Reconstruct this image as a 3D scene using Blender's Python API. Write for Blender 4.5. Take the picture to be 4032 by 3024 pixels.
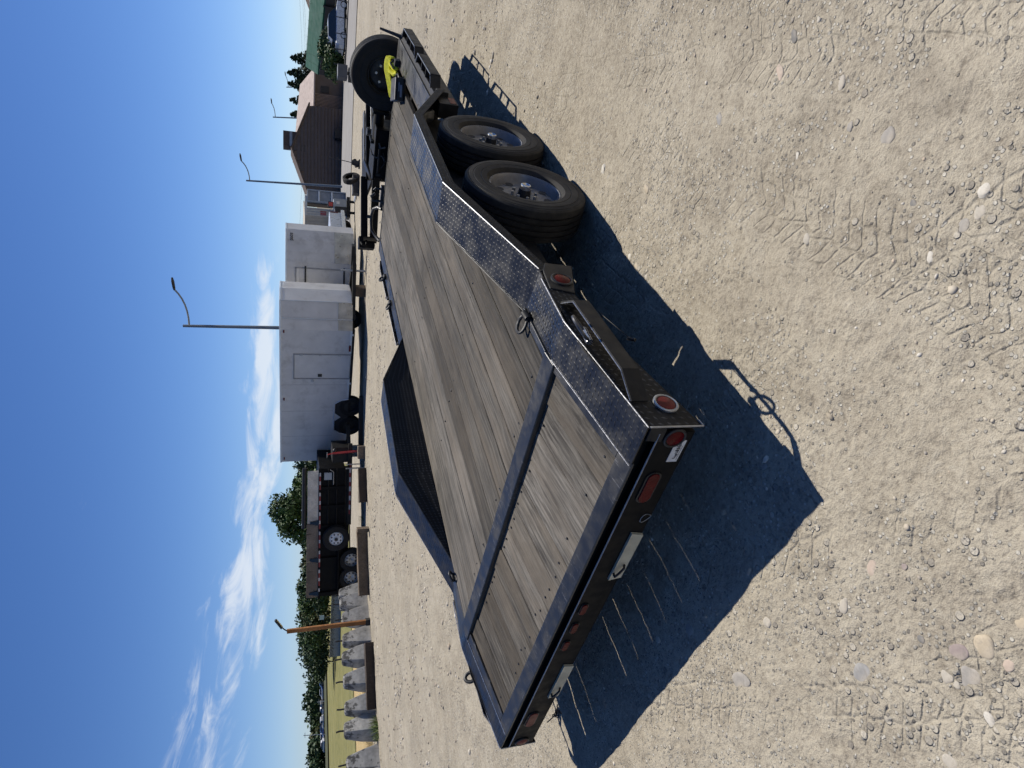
import bpy, bmesh, math, random
import numpy as np
from mathutils import Vector, Matrix
random.seed(7); rng = np.random.default_rng(7)
S = bpy.context.scene; COL = S.collection
for o in list(bpy.data.objects): bpy.data.objects.remove(o)

# ------------------------------------------------------------------ camera
HD = .602                                    # deck height of the trailer
F_PX, PITCH, ROLL, PSI = 2517.66, .3363, .0006, .6892
CAM = np.array([2.6399, -1.3966, 1.0658 + HD])
def _rx(a): c, s = math.cos(a), math.sin(a); return np.array([[1,0,0],[0,c,-s],[0,s,c]])
def _ry(a): c, s = math.cos(a), math.sin(a); return np.array([[c,0,s],[0,1,0],[-s,0,c]])
def _rz(a): c, s = math.cos(a), math.sin(a); return np.array([[c,-s,0],[s,c,0],[0,0,1]])
RC = _ry(ROLL) @ _rx(PITCH) @ _rz(-PSI)       # world -> (right, forward, up)
camd = bpy.data.cameras.new('camera'); cam = bpy.data.objects.new('camera', camd); COL.objects.link(cam)
m3 = np.stack([-RC[2], RC[0], -RC[1]], axis=1)   # the phone was held sideways: picture right is down
M = Matrix([list(m3[i]) + [CAM[i]] for i in range(3)] + [[0,0,0,1]]); cam.matrix_world = M
camd.sensor_width = 36; camd.sensor_fit = 'HORIZONTAL'; camd.lens = F_PX / 4032 * 36
camd.clip_start = .05; camd.clip_end = 9000
S.camera = cam; S.render.resolution_x = 1024; S.render.resolution_y = 768

# ------------------------------------------------------------------ sky, sun, exposure
SUN = Vector((.085, .63, 1.0)).normalized()
w = bpy.data.worlds.new('World'); S.world = w; w.use_nodes = True
nt = w.node_tree; N = nt.nodes; L = nt.links; N.clear()
def wn(t, **k):
    n = N.new(t)
    for a, b in k.items(): setattr(n, a, b)
    return n
def wmath(op, a, b=None, c=None):
    n = wn('ShaderNodeMath', operation=op)
    for i, v in enumerate((a, b, c)):
        if v is None: continue
        if isinstance(v, (int, float)): n.inputs[i].default_value = v
        else: L.new(v, n.inputs[i])
    return n.outputs[0]
tc = wn('ShaderNodeTexCoord'); va = wn('ShaderNodeVectorMath', operation='ADD'); va.inputs[1].default_value = (0, 0, .062)
L.new(tc.outputs['Generated'], va.inputs[0]); vn = wn('ShaderNodeVectorMath', operation='NORMALIZE'); L.new(va.outputs[0], vn.inputs[0])
sky = wn('ShaderNodeTexSky', sky_type='NISHITA'); sky.sun_disc = False
sky.sun_elevation = math.asin(SUN.z); sky.sun_rotation = math.atan2(SUN.x, SUN.y)
sky.altitude = 300; sky.air_density = 1.25; sky.dust_density = .25; sky.ozone_density = 3.4
L.new(vn.outputs[0], sky.inputs[0])
hsv = wn('ShaderNodeHueSaturation'); hsv.inputs['Saturation'].default_value = 1.09; hsv.inputs['Value'].default_value = 1.0
mul = wn('ShaderNodeMix', data_type='RGBA', blend_type='MULTIPLY'); mul.inputs[0].default_value = 1; mul.inputs[7].default_value = (.84, .97, 1.36, 1)
L.new(sky.outputs[0], mul.inputs[6]); L.new(mul.outputs[2], hsv.inputs['Color'])
# thin streaky clouds: a long band lying low over the land, all the way round
sp = wn('ShaderNodeSeparateXYZ'); L.new(tc.outputs['Generated'], sp.inputs[0])
az = wmath('ARCTAN2', wmath('MULTIPLY', sp.outputs[0], -1.0), sp.outputs[1])      # left of +Y positive
el = wmath('ARCSINE', sp.outputs[2])
daz = wmath('MAXIMUM', wmath('SUBTRACT', az, .66), 0.0)
band_c = wmath('ADD', .030, wmath('MINIMUM', wmath('MULTIPLY', wmath('MULTIPLY', daz, daz), .27), .3))
cmb = wn('ShaderNodeCombineXYZ'); L.new(az, cmb.inputs[0]); L.new(wmath('MULTIPLY', wmath('SUBTRACT', el, band_c), 3.6), cmb.inputs[1])
nz = wn('ShaderNodeTexNoise'); nz.inputs['Scale'].default_value = 8.5; nz.inputs['Detail'].default_value = 10; nz.inputs['Roughness'].default_value = .62; nz.inputs['Distortion'].default_value = .8
L.new(cmb.outputs[0], nz.inputs['Vector'])
dv = wmath('DIVIDE', wmath('SUBTRACT', el, band_c), wmath('ADD', .026, wmath('MULTIPLY', wmath('MINIMUM', daz, 1.2), .06)))
gau = wmath('POWER', 2.718, wmath('MULTIPLY', wmath('MULTIPLY', dv, dv), -1.0))
azf = wn('ShaderNodeMapRange', interpolation_type='SMOOTHSTEP'); L.new(az, azf.inputs[0]); azf.inputs[1].default_value = .40; azf.inputs[2].default_value = .58
gau = wmath('MULTIPLY', gau, azf.outputs[0])
nz2 = wn('ShaderNodeTexNoise'); nz2.inputs['Scale'].default_value = 2.1; nz2.inputs['Detail'].default_value = 3; L.new(cmb.outputs[0], nz2.inputs['Vector'])
ct = wmath('ADD', wmath('MULTIPLY', gau, .62), wmath('SUBTRACT', wmath('MULTIPLY', wmath('SUBTRACT', nz.outputs[0], .5), 1.75), .33))
ct = wmath('ADD', ct, wmath('MULTIPLY', wmath('SUBTRACT', nz2.outputs[0], .5), .35))
mr = wn('ShaderNodeMapRange', interpolation_type='SMOOTHSTEP'); L.new(ct, mr.inputs[0])
mr.inputs[1].default_value = .04; mr.inputs[2].default_value = .54; mr.inputs[3].default_value = 0; mr.inputs[4].default_value = .76
lowf = wmath('ADD', 1.0, wmath('MULTIPLY', wmath('POWER', 2.718, wmath('MULTIPLY', wmath('MAXIMUM', el, 0.0), -7.5)), .62))
lows = wn('ShaderNodeVectorMath', operation='SCALE'); L.new(hsv.outputs[0], lows.inputs[0]); L.new(lowf, lows.inputs['Scale'])
mix = wn('ShaderNodeMix', data_type='RGBA'); L.new(mr.outputs[0], mix.inputs[0]); L.new(lows.outputs[0], mix.inputs[6]); mix.inputs[7].default_value = (14, 14.8, 15.8, 1)
bg = wn('ShaderNodeBackground'); L.new(mix.outputs[2], bg.inputs[0]); bg.inputs[1].default_value = .05
ow = wn('ShaderNodeOutputWorld'); L.new(bg.outputs[0], ow.inputs[0])
sd = bpy.data.lights.new('sun', 'SUN'); sd.energy = 5.0; sd.angle = math.radians(.53); sd.color = (1, .945, .85)
so = bpy.data.objects.new('sun', sd); COL.objects.link(so); so.rotation_euler = SUN.to_track_quat('Z', 'Y').to_euler(); so.location = (0, 0, 30)
S.view_settings.view_transform = 'Standard'; S.view_settings.look = 'None'; S.view_settings.gamma = 1
S.view_settings.use_curve_mapping = False; S.view_settings.exposure = .24
S.render.engine = 'CYCLES'
cy = S.cycles; cy.max_bounces = 5; cy.diffuse_bounces = 2; cy.glossy_bounces = 3; cy.transmission_bounces = 2; cy.transparent_max_bounces = 4; cy.caustics_reflective = False; cy.caustics_refractive = False
cy.use_adaptive_sampling = True; cy.adaptive_threshold = .03; cy.use_denoising = True

# ------------------------------------------------------------------ helpers
def PX(x, y, D):                              # photo pixel + distance along the lens axis -> place in the world
    d = RC.T @ np.array([-(y - 1512) / F_PX, 1, -(x - 2016) / F_PX]); return Vector(CAM + d * D)
def PZ(x, y, z=0):
    d = RC.T @ np.array([-(y - 1512) / F_PX, 1, -(x - 2016) / F_PX]); return Vector(CAM + d * ((z - CAM[2]) / d[2]))
RT = Vector((math.cos(PSI), math.sin(PSI), 0)); FW = Vector((-math.sin(PSI), math.cos(PSI), 0))
PR_D = [0, 8, 20, 23, 33, 47, 70, 83, 168, 290, 350, 1000, 6000]; PR_Z = [0, 0, -.52, -.68, -1.3, -2.1, -3.35, -4.35, -6.9, -11.9, -15.9, -42, -230]
def terr(x, y):
    d = np.hypot(np.asarray(x, float) - CAM[0], np.asarray(y, float) - CAM[1])
    z = np.interp(d, PR_D, PR_Z); near = np.clip((10 - d) / 6, 0, 1)
    return z + near * np.clip(-.0274 * np.asarray(x, float) - .0019 * np.asarray(y, float), -.06, .06)
def tz(p): return float(terr(p[0], p[1]))
def GP(x, y, D):                               # same pixel column at that distance, standing on the ground
    p = PX(x, y, D); p.z = tz(p); return p

class MB:
    def __init__(s): s.v = []; s.f = []; s.mi = []
    def add(s, vs, fs, mi=0):
        b = len(s.v); s.v += [tuple(v) for v in vs]; s.f += [tuple(i + b for i in f) for f in fs]; s.mi += [mi] * len(fs); return s
    def box(s, a, b, mi=0, rot=None, piv=None):
        x0, y0, z0 = a; x1, y1, z1 = b
        vs = [Vector(p) for p in ((x0,y0,z0),(x1,y0,z0),(x1,y1,z0),(x0,y1,z0),(x0,y0,z1),(x1,y0,z1),(x1,y1,z1),(x0,y1,z1))]
        if rot is not None:
            c = Vector(piv) if piv is not None else (Vector(a) + Vector(b)) / 2
            vs = [rot @ (v - c) + c for v in vs]
        return s.add(vs, [(0,3,2,1),(4,5,6,7),(0,1,5,4),(1,2,6,5),(2,3,7,6),(3,0,4,7)], mi)
    def hexa(s, v8, mi=0):
        return s.add(v8, [(0,3,2,1),(4,5,6,7),(0,1,5,4),(1,2,6,5),(2,3,7,6),(3,0,4,7)], mi)
    def prism(s, poly, h, mi=0):               # poly: list of 3D points (planar), h: extrusion vector
        n = len(poly); h = Vector(h); a = [Vector(p) for p in poly]; b = [p + h for p in a]
        nrm = Vector((0,0,0))
        for i in range(n): nrm += a[i].cross(a[(i+1) % n])
        fl = nrm.dot(h) > 0
        f = [tuple(range(n)), tuple(range(2*n-1, n-1, -1))] + [(i, i+n, (i+1) % n + n, (i+1) % n) for i in range(n)]
        if fl: f = [tuple(reversed(q)) for q in f]
        return s.add(a + b, f, mi)
    def cyl(s, p0, p1, r0, r1=None, n=12, caps=True, mi=0):
        p0 = Vector(p0); p1 = Vector(p1); r1 = r0 if r1 is None else r1
        z = (p1 - p0).normalized(); x = z.orthogonal().normalized(); y = z.cross(x)
        c = [(math.cos(2*math.pi*i/n), math.sin(2*math.pi*i/n)) for i in range(n)]
        vs = [p0 + (x*a + y*b) * r0 for a, b in c] + [p1 + (x*a + y*b) * r1 for a, b in c]
        f = [(i, (i+1) % n, (i+1) % n + n, i + n) for i in range(n)]
        if caps: f += [tuple(range(n-1, -1, -1)), tuple(range(n, 2*n))]
        return s.add(vs, f, mi)
    def tube(s, pts, r, n=8, mi=0, closed=False):
        pts = [Vector(p) for p in pts]; k = len(pts); rs = r if isinstance(r, (list, tuple)) else [r]*k; vs = []
        up = None
        for i, p in enumerate(pts):
            a = pts[(i-1) % k] if (closed or i) else p; b = pts[(i+1) % k] if (closed or i < k-1) else p
            t = (b - a).normalized()
            if up is None: up = t.orthogonal().normalized()
            up = (up - t * up.dot(t)).normalized(); q = t.cross(up)
            vs += [p + (up*math.cos(2*math.pi*j/n) + q*math.sin(2*math.pi*j/n)) * rs[i] for j in range(n)]
        f = []
        for i in range(k if closed else k-1):
            i2 = (i+1) % k; f += [(i*n+j, i*n+(j+1) % n, i2*n+(j+1) % n, i2*n+j) for j in range(n)]
        if not closed: f += [tuple(range(n-1, -1, -1)), tuple(range((k-1)*n, k*n))]
        return s.add(vs, f, mi)
    def lathe(s, prof, c, axis, n=40, mi=0, closed=False):   # prof: (along, radius)
        c = Vector(c); z = Vector(axis).normalized(); x = z.orthogonal().normalized(); y = z.cross(x); k = len(prof); vs = []
        for i in range(n):
            a = 2*math.pi*i/n; d = x*math.cos(a) + y*math.sin(a)
            vs += [c + z*h + d*r for h, r in prof]
        f = []
        for i in range(n):
            i2 = (i+1) % n
            for j in range(k if closed else k-1):
                j2 = (j+1) % k; f.append((i*k+j, i2*k+j, i2*k+j2, i*k+j2))
        return s.add(vs, f, mi)
    def build(s, name, mats, parent=None, smooth=False, bevel=0, loc=None):
        me = bpy.data.meshes.new(name); me.from_pydata(s.v, [], s.f); 
        if not isinstance(mats, (list, tuple)): mats = [mats]
        for m in mats: me.materials.append(m)
        if len(mats) > 1: me.polygons.foreach_set('material_index', s.mi)
        bm = bmesh.new(); bm.from_mesh(me); bmesh.ops.recalc_face_normals(bm, faces=bm.faces); bm.to_mesh(me); bm.free()
        if smooth:
            me.shade_smooth(); 
            try: me.set_sharp_from_angle(angle=math.radians(smooth if smooth > 1 else 40))
            except Exception: pass
        o = bpy.data.objects.new(name, me); COL.objects.link(o)
        if parent is not None: o.parent = parent
        if loc is not None: o.location = loc
        if bevel:
            b = o.modifiers.new('bevel', 'BEVEL'); b.width = bevel; b.segments = 2; b.limit_method = 'ANGLE'; b.angle_limit = math.radians(35)
        return o
def tag(o, label, cat, group=None, kind=None):
    if label: o['label'] = label
    if cat: o['category'] = cat
    if group: o['group'] = group
    if kind: o['kind'] = kind
    return o
def thing(name, label, cat, loc=(0,0,0), rz=0, group=None):
    o = bpy.data.objects.new(name, None); COL.objects.link(o); o.location = loc; o.rotation_euler = (0, 0, rz); o.empty_display_size = .2
    return tag(o, label, cat, group)
def copy_tree(o, parent=None, loc=None, rz=None, label=None):
    c = o.copy(); COL.objects.link(c)
    if parent is not None: c.parent = parent
    if loc is not None: c.location = loc
    if rz is not None: c.rotation_euler = (0, 0, rz)
    if label: c['label'] = label
    for ch in list(o.children): copy_tree(ch, c)
    return c
def struct(o): o['kind'] = 'structure'; return o
def stuff(o): o['kind'] = 'stuff'; return o
def from_np(name, v, f, mat, parent=None, smooth=False, mi=None, mats=None):
    me = bpy.data.meshes.new(name); nv = len(v); nf = len(f); k = f.shape[1]
    me.vertices.add(nv); me.vertices.foreach_set('co', np.ascontiguousarray(v, np.float32).ravel())
    me.loops.add(nf*k); me.loops.foreach_set('vertex_index', np.ascontiguousarray(f, np.int32).ravel())
    me.polygons.add(nf); me.polygons.foreach_set('loop_start', np.arange(0, nf*k, k, dtype=np.int32))
    me.polygons.foreach_set('loop_total', np.full(nf, k, np.int32))
    me.update(calc_edges=True)
    for m in (mats or [mat]): me.materials.append(m)
    if mi is not None: me.polygons.foreach_set('material_index', np.asarray(mi, np.int32))
    if smooth: me.shade_smooth()
    o = bpy.data.objects.new(name, me); COL.objects.link(o)
    if parent is not None: o.parent = parent
    return o

# ------------------------------------------------------------------ materials
class NB:
    def __init__(s, name):
        s.m = bpy.data.materials.new(name); s.m.use_nodes = True; s.t = s.m.node_tree; s.t.nodes.clear()
        s.out = s.t.nodes.new('ShaderNodeOutputMaterial'); s.b = s.t.nodes.new('ShaderNodeBsdfPrincipled'); s.t.links.new(s.b.outputs[0], s.out.inputs[0])
    def n(s, t, ins=None, **k):
        n = s.t.nodes.new(t)
        for a, b in k.items(): setattr(n, a, b)
        for a, b in (ins or {}).items(): s.set(n.inputs[a], b)
        return n
    def set(s, sock, v):
        if isinstance(v, bpy.types.NodeSocket): s.t.links.new(v, sock)
        elif isinstance(v, tuple) and sock.type == 'RGBA' and len(v) == 3: sock.default_value = v + (1,)
        else: sock.default_value = v
    def P(s, **k):
        for a, b in k.items(): s.set(s.b.inputs[a.replace('_', ' ')], b)
        return s
    def obj(s): return s.n('ShaderNodeTexCoord').outputs['Object']
    def pos(s): return s.n('ShaderNodeNewGeometry').outputs['Position']
    def rnd(s): return s.n('ShaderNodeObjectInfo').outputs['Random']
    def map(s, v, scale=(1,1,1), rot=(0,0,0), loc=(0,0,0)): return s.n('ShaderNodeMapping', {0: v, 'Scale': scale, 'Rotation': rot, 'Location': loc}).outputs[0]
    def noise(s, v, sc, det=4, ro=.55, dist=0, col=False):
        n = s.n('ShaderNodeTexNoise', {'Vector': v, 'Scale': sc, 'Detail': det, 'Roughness': ro, 'Distortion': dist}); return n.outputs[1 if col else 0]
    def vor(s, v, sc, feat='F1', rand=1, out=0): 
        n = s.n('ShaderNodeTexVoronoi', {'Vector': v, 'Scale': sc, 'Randomness': rand}, feature=feat); return n.outputs[out]
    def math(s, op, a, b=0.0, c=0.0):
        n = s.n('ShaderNodeMath', operation=op); s.set(n.inputs[0], a); s.set(n.inputs[1], b); s.set(n.inputs[2], c); return n.outputs[0]
    def rmp(s, v, a, b, lo=0.0, hi=1.0, sm=True):
        return s.n('ShaderNodeMapRange', {0: v, 1: a, 2: b, 3: lo, 4: hi}, interpolation_type='SMOOTHSTEP' if sm else 'LINEAR').outputs[0]
    def mix(s, f, a, b, bt='MIX'):
        n = s.n('ShaderNodeMix', data_type='RGBA', blend_type=bt); s.set(n.inputs[0], f); s.set(n.inputs[6], a); s.set(n.inputs[7], b); return n.outputs[2]
    def bump(s, h, st=.5, dist=.01, nrm=None):
        i = {'Strength': st, 'Distance': dist, 'Height': h}
        if nrm is not None: i['Normal'] = nrm
        return s.n('ShaderNodeBump', i).outputs[0]
def simple(name, col, rough=.6, metal=0, var=.12, sc=6, bump=0, spec=.5, coat=0, dirt=None, dsc=3):
    b = NB(name); p = b.obj(); nz = b.noise(p, sc, 6, .6)
    hi = tuple(min(1, c*(1+var)) for c in col); lo = tuple(c*(1-var) for c in col)
    c = b.mix(b.rmp(nz, .3, .7), lo, hi)
    if dirt: c = b.mix(b.rmp(b.noise(p, dsc, 8, .68), .5, .72, 0, dirt[3]), c, dirt[:3])
    b.P(Base_Color=c, Roughness=b.rmp(b.noise(p, sc*2.3, 4), .3, .7, max(.02, rough-.08), min(1, rough+.1)), Metallic=metal, Specular_IOR_Level=spec)
    if coat: b.P(Coat_Weight=coat, Coat_Roughness=.12)
    if bump: b.P(Normal=b.bump(b.noise(p, sc*12, 5), .4, bump))
    return b.m
def m_steel(name, base=.014, rough=.42, scratch=.5, spec=.55, dust=.07):
    b = NB(name); p = b.pos()
    n1 = b.noise(p, 9, 6, .62); n2 = b.noise(b.map(p, (260, 9, 60), (0, 0, .12)), 1, 3, .6); n3 = b.noise(p, 2.3, 4)
    sc = b.math('MULTIPLY', b.rmp(n2, .60, .72), b.rmp(n3, .42, .62, 0, scratch))
    c = b.mix(b.rmp(n1, .35, .75), (base*.8, base*.85, base*.95), (base*1.9, base*1.85, base*1.8))
    c = b.mix(b.rmp(b.noise(p, 4.5, 5, .7), .50, .80, 0, dust), c, (.12, .105, .088))
    c = b.mix(sc, c, (.30, .30, .31))
    b.P(Base_Color=c, Roughness=b.rmp(n1, .3, .75, rough-.1, rough+.16), Specular_IOR_Level=spec, Normal=b.bump(b.noise(p, 55, 5), .12, .004))
    return b.m
M_STEEL = m_steel('black_painted_steel', .016, .42, .85); M_TREAD = m_steel('tread_plate_paint', .009, .36, .12); M_LUG = m_steel('worn_tread_lug', .012, .40, .08, .5); M_TREADW = m_steel('tread_plate_side', .010, .6, .05, .18, .32); M_LUGW = m_steel('lit_side_tread_lug', .028, .5, .05, .3, .4)  # side plates and lugs: brown bounce light put into dust and base colour
M_FRAME = simple('dusty_black_frame', (.012, .0117, .0113), .55, var=.4, sc=7, dirt=(.06, .051, .04, .30), spec=.3)
M_GLOSS = simple('glossy_black_enamel', (.005, .005, .0055), .13, var=.3, sc=7, dirt=(.03, .027, .022, .15))
M_MATB = simple('flat_black_paint', (.005, .005, .0053), .55, var=.3, sc=7, spec=.12, dirt=(.02, .018, .015, .2))
M_BARE = simple('worn_highlight_metal', (.42, .42, .43), .32, .8, .2, 40)
M_BLACK = simple('black_plastic', (.012, .012, .013), .5, var=.3, sc=12)
M_CHROME = simple('bright_metal', (.55, .55, .55), .32, 1, .15, 30)
M_GALV = simple('galvanised_metal', (.36, .37, .38), .42, .75, .15, 18)
def m_wood(name, lo, hi, warm, gaps=True):
    b = NB(name); o = b.obj(); r = b.rnd()
    off = b.n('ShaderNodeCombineXYZ', {0: b.math('MULTIPLY', r, 13.7), 1: b.math('MULTIPLY', r, 57.0), 2: b.math('MULTIPLY', r, 5.1)}).outputs[0]
    p = b.n('ShaderNodeVectorMath', {0: o, 1: off}, operation='ADD').outputs[0]
    wav = b.n('ShaderNodeVectorMath', {0: p, 1: b.n('ShaderNodeVectorMath', {0: b.noise(p, 2.2, 3, col=True), 3: .05}, operation='SCALE').outputs[0]}, operation='ADD').outputs[0]
    g1 = b.noise(b.map(wav, (62, 1.7, 30)), 1, 6, .66); g2 = b.noise(b.map(wav, (210, 4.5, 60)), 1, 4, .6); g3 = b.noise(b.map(p, (5, .8, 5)), 1, 5, .6)
    kn = b.n('ShaderNodeTexVoronoi', {'Vector': b.map(wav, (5.2, .95, 1)), 'Scale': 1.0}, feature='F1').outputs[0]
    c = b.mix(b.rmp(g1, .34, .68), lo, hi); c = b.mix(b.rmp(g3, .42, .66, 0, .75), c, warm)
    c = b.mix(b.rmp(g2, .55, .72, 0, .55), c, tuple(x*.42 for x in lo))
    c = b.mix(b.rmp(kn, .05, .17, .75, 0), c, (.040, .035, .029))
    c = b.mix(b.rmp(b.noise(p, 1.6, 6, .7), .56, .70, 0, .55), c, tuple(x*.62 for x in lo))
    c = b.mix(b.rmp(b.noise(b.map(wav, (26, 1.1, 8), loc=(3, 9, 1)), 1, 5, .7), .60, .74, 0, .7), c, tuple(min(1, x*1.55) for x in hi))
    hv = b.n('ShaderNodeHueSaturation', {'Color': c, 'Value': b.math('MULTIPLY', b.rmp(r, 0, 1, .58, 1.30, False), b.rmp(b.noise(b.pos(), 1.3, 5, .65), .34, .68, .72, 1.14)), 'Saturation': b.rmp(r, 0, 1, 1.15, .8, False)}).outputs[0]
    h = b.math('ADD', g1, b.math('MULTIPLY', g2, .8))
    b.P(Base_Color=hv, Roughness=.82, Specular_IOR_Level=.25, Normal=b.bump(h, .55, .006)); return b.m
M_PLANK = m_wood('weathered_plank', (.043, .039, .033), (.128, .116, .099), (.120, .100, .077))
M_PLANKT = m_wood('weathered_tail_plank', (.044, .039, .033), (.170, .154, .130), (.140, .117, .090))
M_TIMBER = m_wood('old_timber', (.10, .075, .052), (.21, .165, .12), (.17, .12, .08))
M_DTIMBER = m_wood('dark_rail_tie', (.035, .026, .02), (.09, .066, .048), (.06, .045, .033))
M_PALE = m_wood('pale_board', (.40, .36, .30), (.58, .54, .47), (.50, .44, .35))
M_BOARD = m_wood('brown_side_board', (.14, .11, .085), (.26, .215, .17), (.20, .155, .115))
M_POST = m_wood('orange_post', (.24, .10, .03), (.38, .17, .055), (.30, .125, .04))
def m_rubber(name, dust=.35):
    b = NB(name); p = b.pos(); 
    c = b.mix(b.rmp(b.noise(p, 11, 6, .7), .40, .70, dust*.18, dust), (.0095, .0093, .009), (.14, .12, .092))
    c = b.mix(b.rmp(b.noise(p, 46, 5, .6), .5, .8, 0, .3), c, (.03, .028, .026))
    b.P(Base_Color=c, Roughness=.72, Specular_IOR_Level=.35, Normal=b.bump(b.noise(p, 120, 4), .2, .002)); return b.m
M_TYRE = m_rubber('dusty_tyre', .20); M_TYRE2 = m_rubber('black_tyre', .07)
M_RIM = simple('grey_steel_rim', (.20, .20, .205), .35, .2, .2, 9, dirt=(.22, .18, .13, .6), dsc=8)
M_RIMW = simple('white_steel_rim', (.72, .72, .71), .4, 0, .06, 9)
M_RIMD = simple('dark_grey_rim', (.16, .165, .18), .4, .3, .2, 9)
M_RED = simple('red_lens', (.085, .002, .004), .3, 0, .25, 30, spec=.12)
M_AMB = simple('muted_red_lens', (.13, .014, .014), .4, 0, .2, 20, spec=.2)  # paler copy of the red lens: light on some lamps put into colour
M_WHITE = simple('white_decal', (.66, .64, .6), .6, 0, .08, 40)
M_INK = simple('dark_ink', (.02, .02, .022), .6)
M_CREAM = simple('ramp_end_reflection', (.52, .47, .33), .55, 0, .18, 9, dirt=(.3, .27, .2, .5), dsc=5)  # reflection of sunlit ground put into the ramp plate's cream colour
M_YEL = simple('yellow_webbing', (.78, .74, .03), .7, 0, .12, 30, bump=.003)
def m_ground():
    b = NB('dry_dirt'); p = b.pos()
    big = b.noise(p, .55, 3, .6); mid = b.noise(p, 3.1, 5, .65); fin = b.noise(p, 44, 4, .72)
    mcol = b.n('ShaderNodeTexNoise', {'Vector': p, 'Scale': 1.3, 'Detail': 3.0, 'Roughness': .6}); ms = b.n('ShaderNodeSeparateColor', {0: mcol.outputs[1]})
    c = b.mix(b.rmp(big, .34, .68), (0.280, 0.246, 0.188), (0.358, 0.320, 0.253))
    c = b.mix(b.rmp(mid, .40, .7, 0, .6), c, (0.405, 0.363, 0.288)); c = b.mix(b.rmp(mid, .56, .38, 0, .35), c, (0.234, 0.203, 0.159))
    m14 = b.noise(p, 13, 3, .7); c = b.mix(b.rmp(m14, .50, .34, 0, .45), c, (0.194, 0.167, 0.130)); c = b.mix(b.rmp(m14, .56, .70, 0, .4), c, (0.460, 0.421, 0.343))
    wnz = b.noise(p, 330, 2, .8); c = b.mix(b.rmp(wnz, .52, .34, 0, .42), c, (0.138, 0.120, 0.096)); c = b.mix(b.rmp(wnz, .58, .74, 0, .42), c, (0.515, 0.478, 0.404))
    c = b.mix(b.rmp(fin, .40, .66, 0, .45), c, (0.415, 0.370, 0.292)); c = b.mix(b.rmp(fin, .46, .32, 0, .5), c, (0.147, 0.125, 0.098))
    st_ = b.noise(b.map(p, loc=(3.3, 1.7, 0)), .62, 5, .72); c = b.mix(b.rmp(st_, .58, .70, 0, .5), c, (0.162, 0.143, 0.115))
    # grit: small stones of many colours set in the dirt
    gr = b.n('ShaderNodeTexVoronoi', {'Vector': p, 'Scale': 62.0}, feature='F1'); sepc = b.n('ShaderNodeSeparateColor', {0: gr.outputs['Color']})
    patch = b.rmp(ms.outputs[0], .40, .62, .42, .95)
    isst = b.math('MULTIPLY', b.math('GREATER_THAN', sepc.outputs[0], b.math('SUBTRACT', 1.38, patch)), b.rmp(gr.outputs['Distance'], .44, .32))
    c = b.mix(b.math('MULTIPLY', isst, .85), c, b.mix(sepc.outputs[1], (0.157, 0.145, 0.127), (0.515, 0.487, 0.423)))
    gr2 = b.n('ShaderNodeTexVoronoi', {'Vector': p, 'Scale': 24.0}, feature='F1'); sc2 = b.n('ShaderNodeSeparateColor', {0: gr2.outputs['Color']})
    is2 = b.math('MULTIPLY', b.math('GREATER_THAN', sc2.outputs[0], b.math('SUBTRACT', 1.56, patch)), b.rmp(gr2.outputs['Distance'], .36, .27))
    c = b.mix(b.math('MULTIPLY', is2, .8), c, b.mix(sc2.outputs[1], (0.185, 0.168, 0.146), (0.480, 0.440, 0.367)))
    # tyre prints: rows of tread blocks pressed along several wheel tracks
    wob = b.n('ShaderNodeVectorMath', {0: p, 1: b.n('ShaderNodeVectorMath', {0: mcol.outputs[1], 3: .16}, operation='SCALE').outputs[0]}, operation='ADD').outputs[0]
    wob = b.n('ShaderNodeVectorMath', {0: wob, 1: b.n('ShaderNodeVectorMath', {0: b.noise(p, 17, 1, col=True), 3: .014}, operation='SCALE').outputs[0]}, operation='ADD').outputs[0]
    hs = None
    for gi, (ox, oy, ang, su, sv, rnd_, bands) in enumerate(TRACKS):
        q = b.map(b.n('ShaderNodeVectorMath', {0: wob, 1: (ox, oy, 0)}, operation='SUBTRACT').outputs[0], rot=(0, 0, -ang))
        sx = b.n('ShaderNodeSeparateXYZ', {0: q}); v = sx.outputs[1]; msk = None
        for off, wd in bands:
            k = b.rmp(b.math('ABSOLUTE', b.math('SUBTRACT', v, off)), wd*.5, wd*.5-.05); msk = k if msk is None else b.math('MAXIMUM', msk, k)
        zig = b.math('MULTIPLY', b.math('PINGPONG', v, .13), .6)
        uv = b.n('ShaderNodeCombineXYZ', {0: b.math('MULTIPLY', b.math('ADD', sx.outputs[0], zig), su), 1: b.math('MULTIPLY', v, sv), 2: 0.0}).outputs[0]
        e = b.n('ShaderNodeTexVoronoi', {'Vector': uv, 'Scale': 1.0, 'Randomness': rnd_}, feature='DISTANCE_TO_EDGE', voronoi_dimensions='2D').outputs[0]
        h = b.math('MULTIPLY', b.rmp(e, .0, .13, 1, 0), b.math('MULTIPLY', msk, b.rmp(ms.outputs[gi], .42, .56))); hs = h if hs is None else b.math('MAXIMUM', hs, h)
    h = b.math('MULTIPLY', hs, -.40)
    h = b.math('ADD', h, b.math('MULTIPLY', isst, .42)); h = b.math('ADD', h, b.math('MULTIPLY', is2, .6))
    h = b.math('ADD', h, b.math('MULTIPLY', fin, 1.1)); h = b.math('ADD', h, b.math('MULTIPLY', mid, 1.5))
    b.P(Base_Color=c, Roughness=.95, Specular_IOR_Level=.1, Normal=b.bump(h, 1.0, .0125)); return b.m
_t = []
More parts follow.
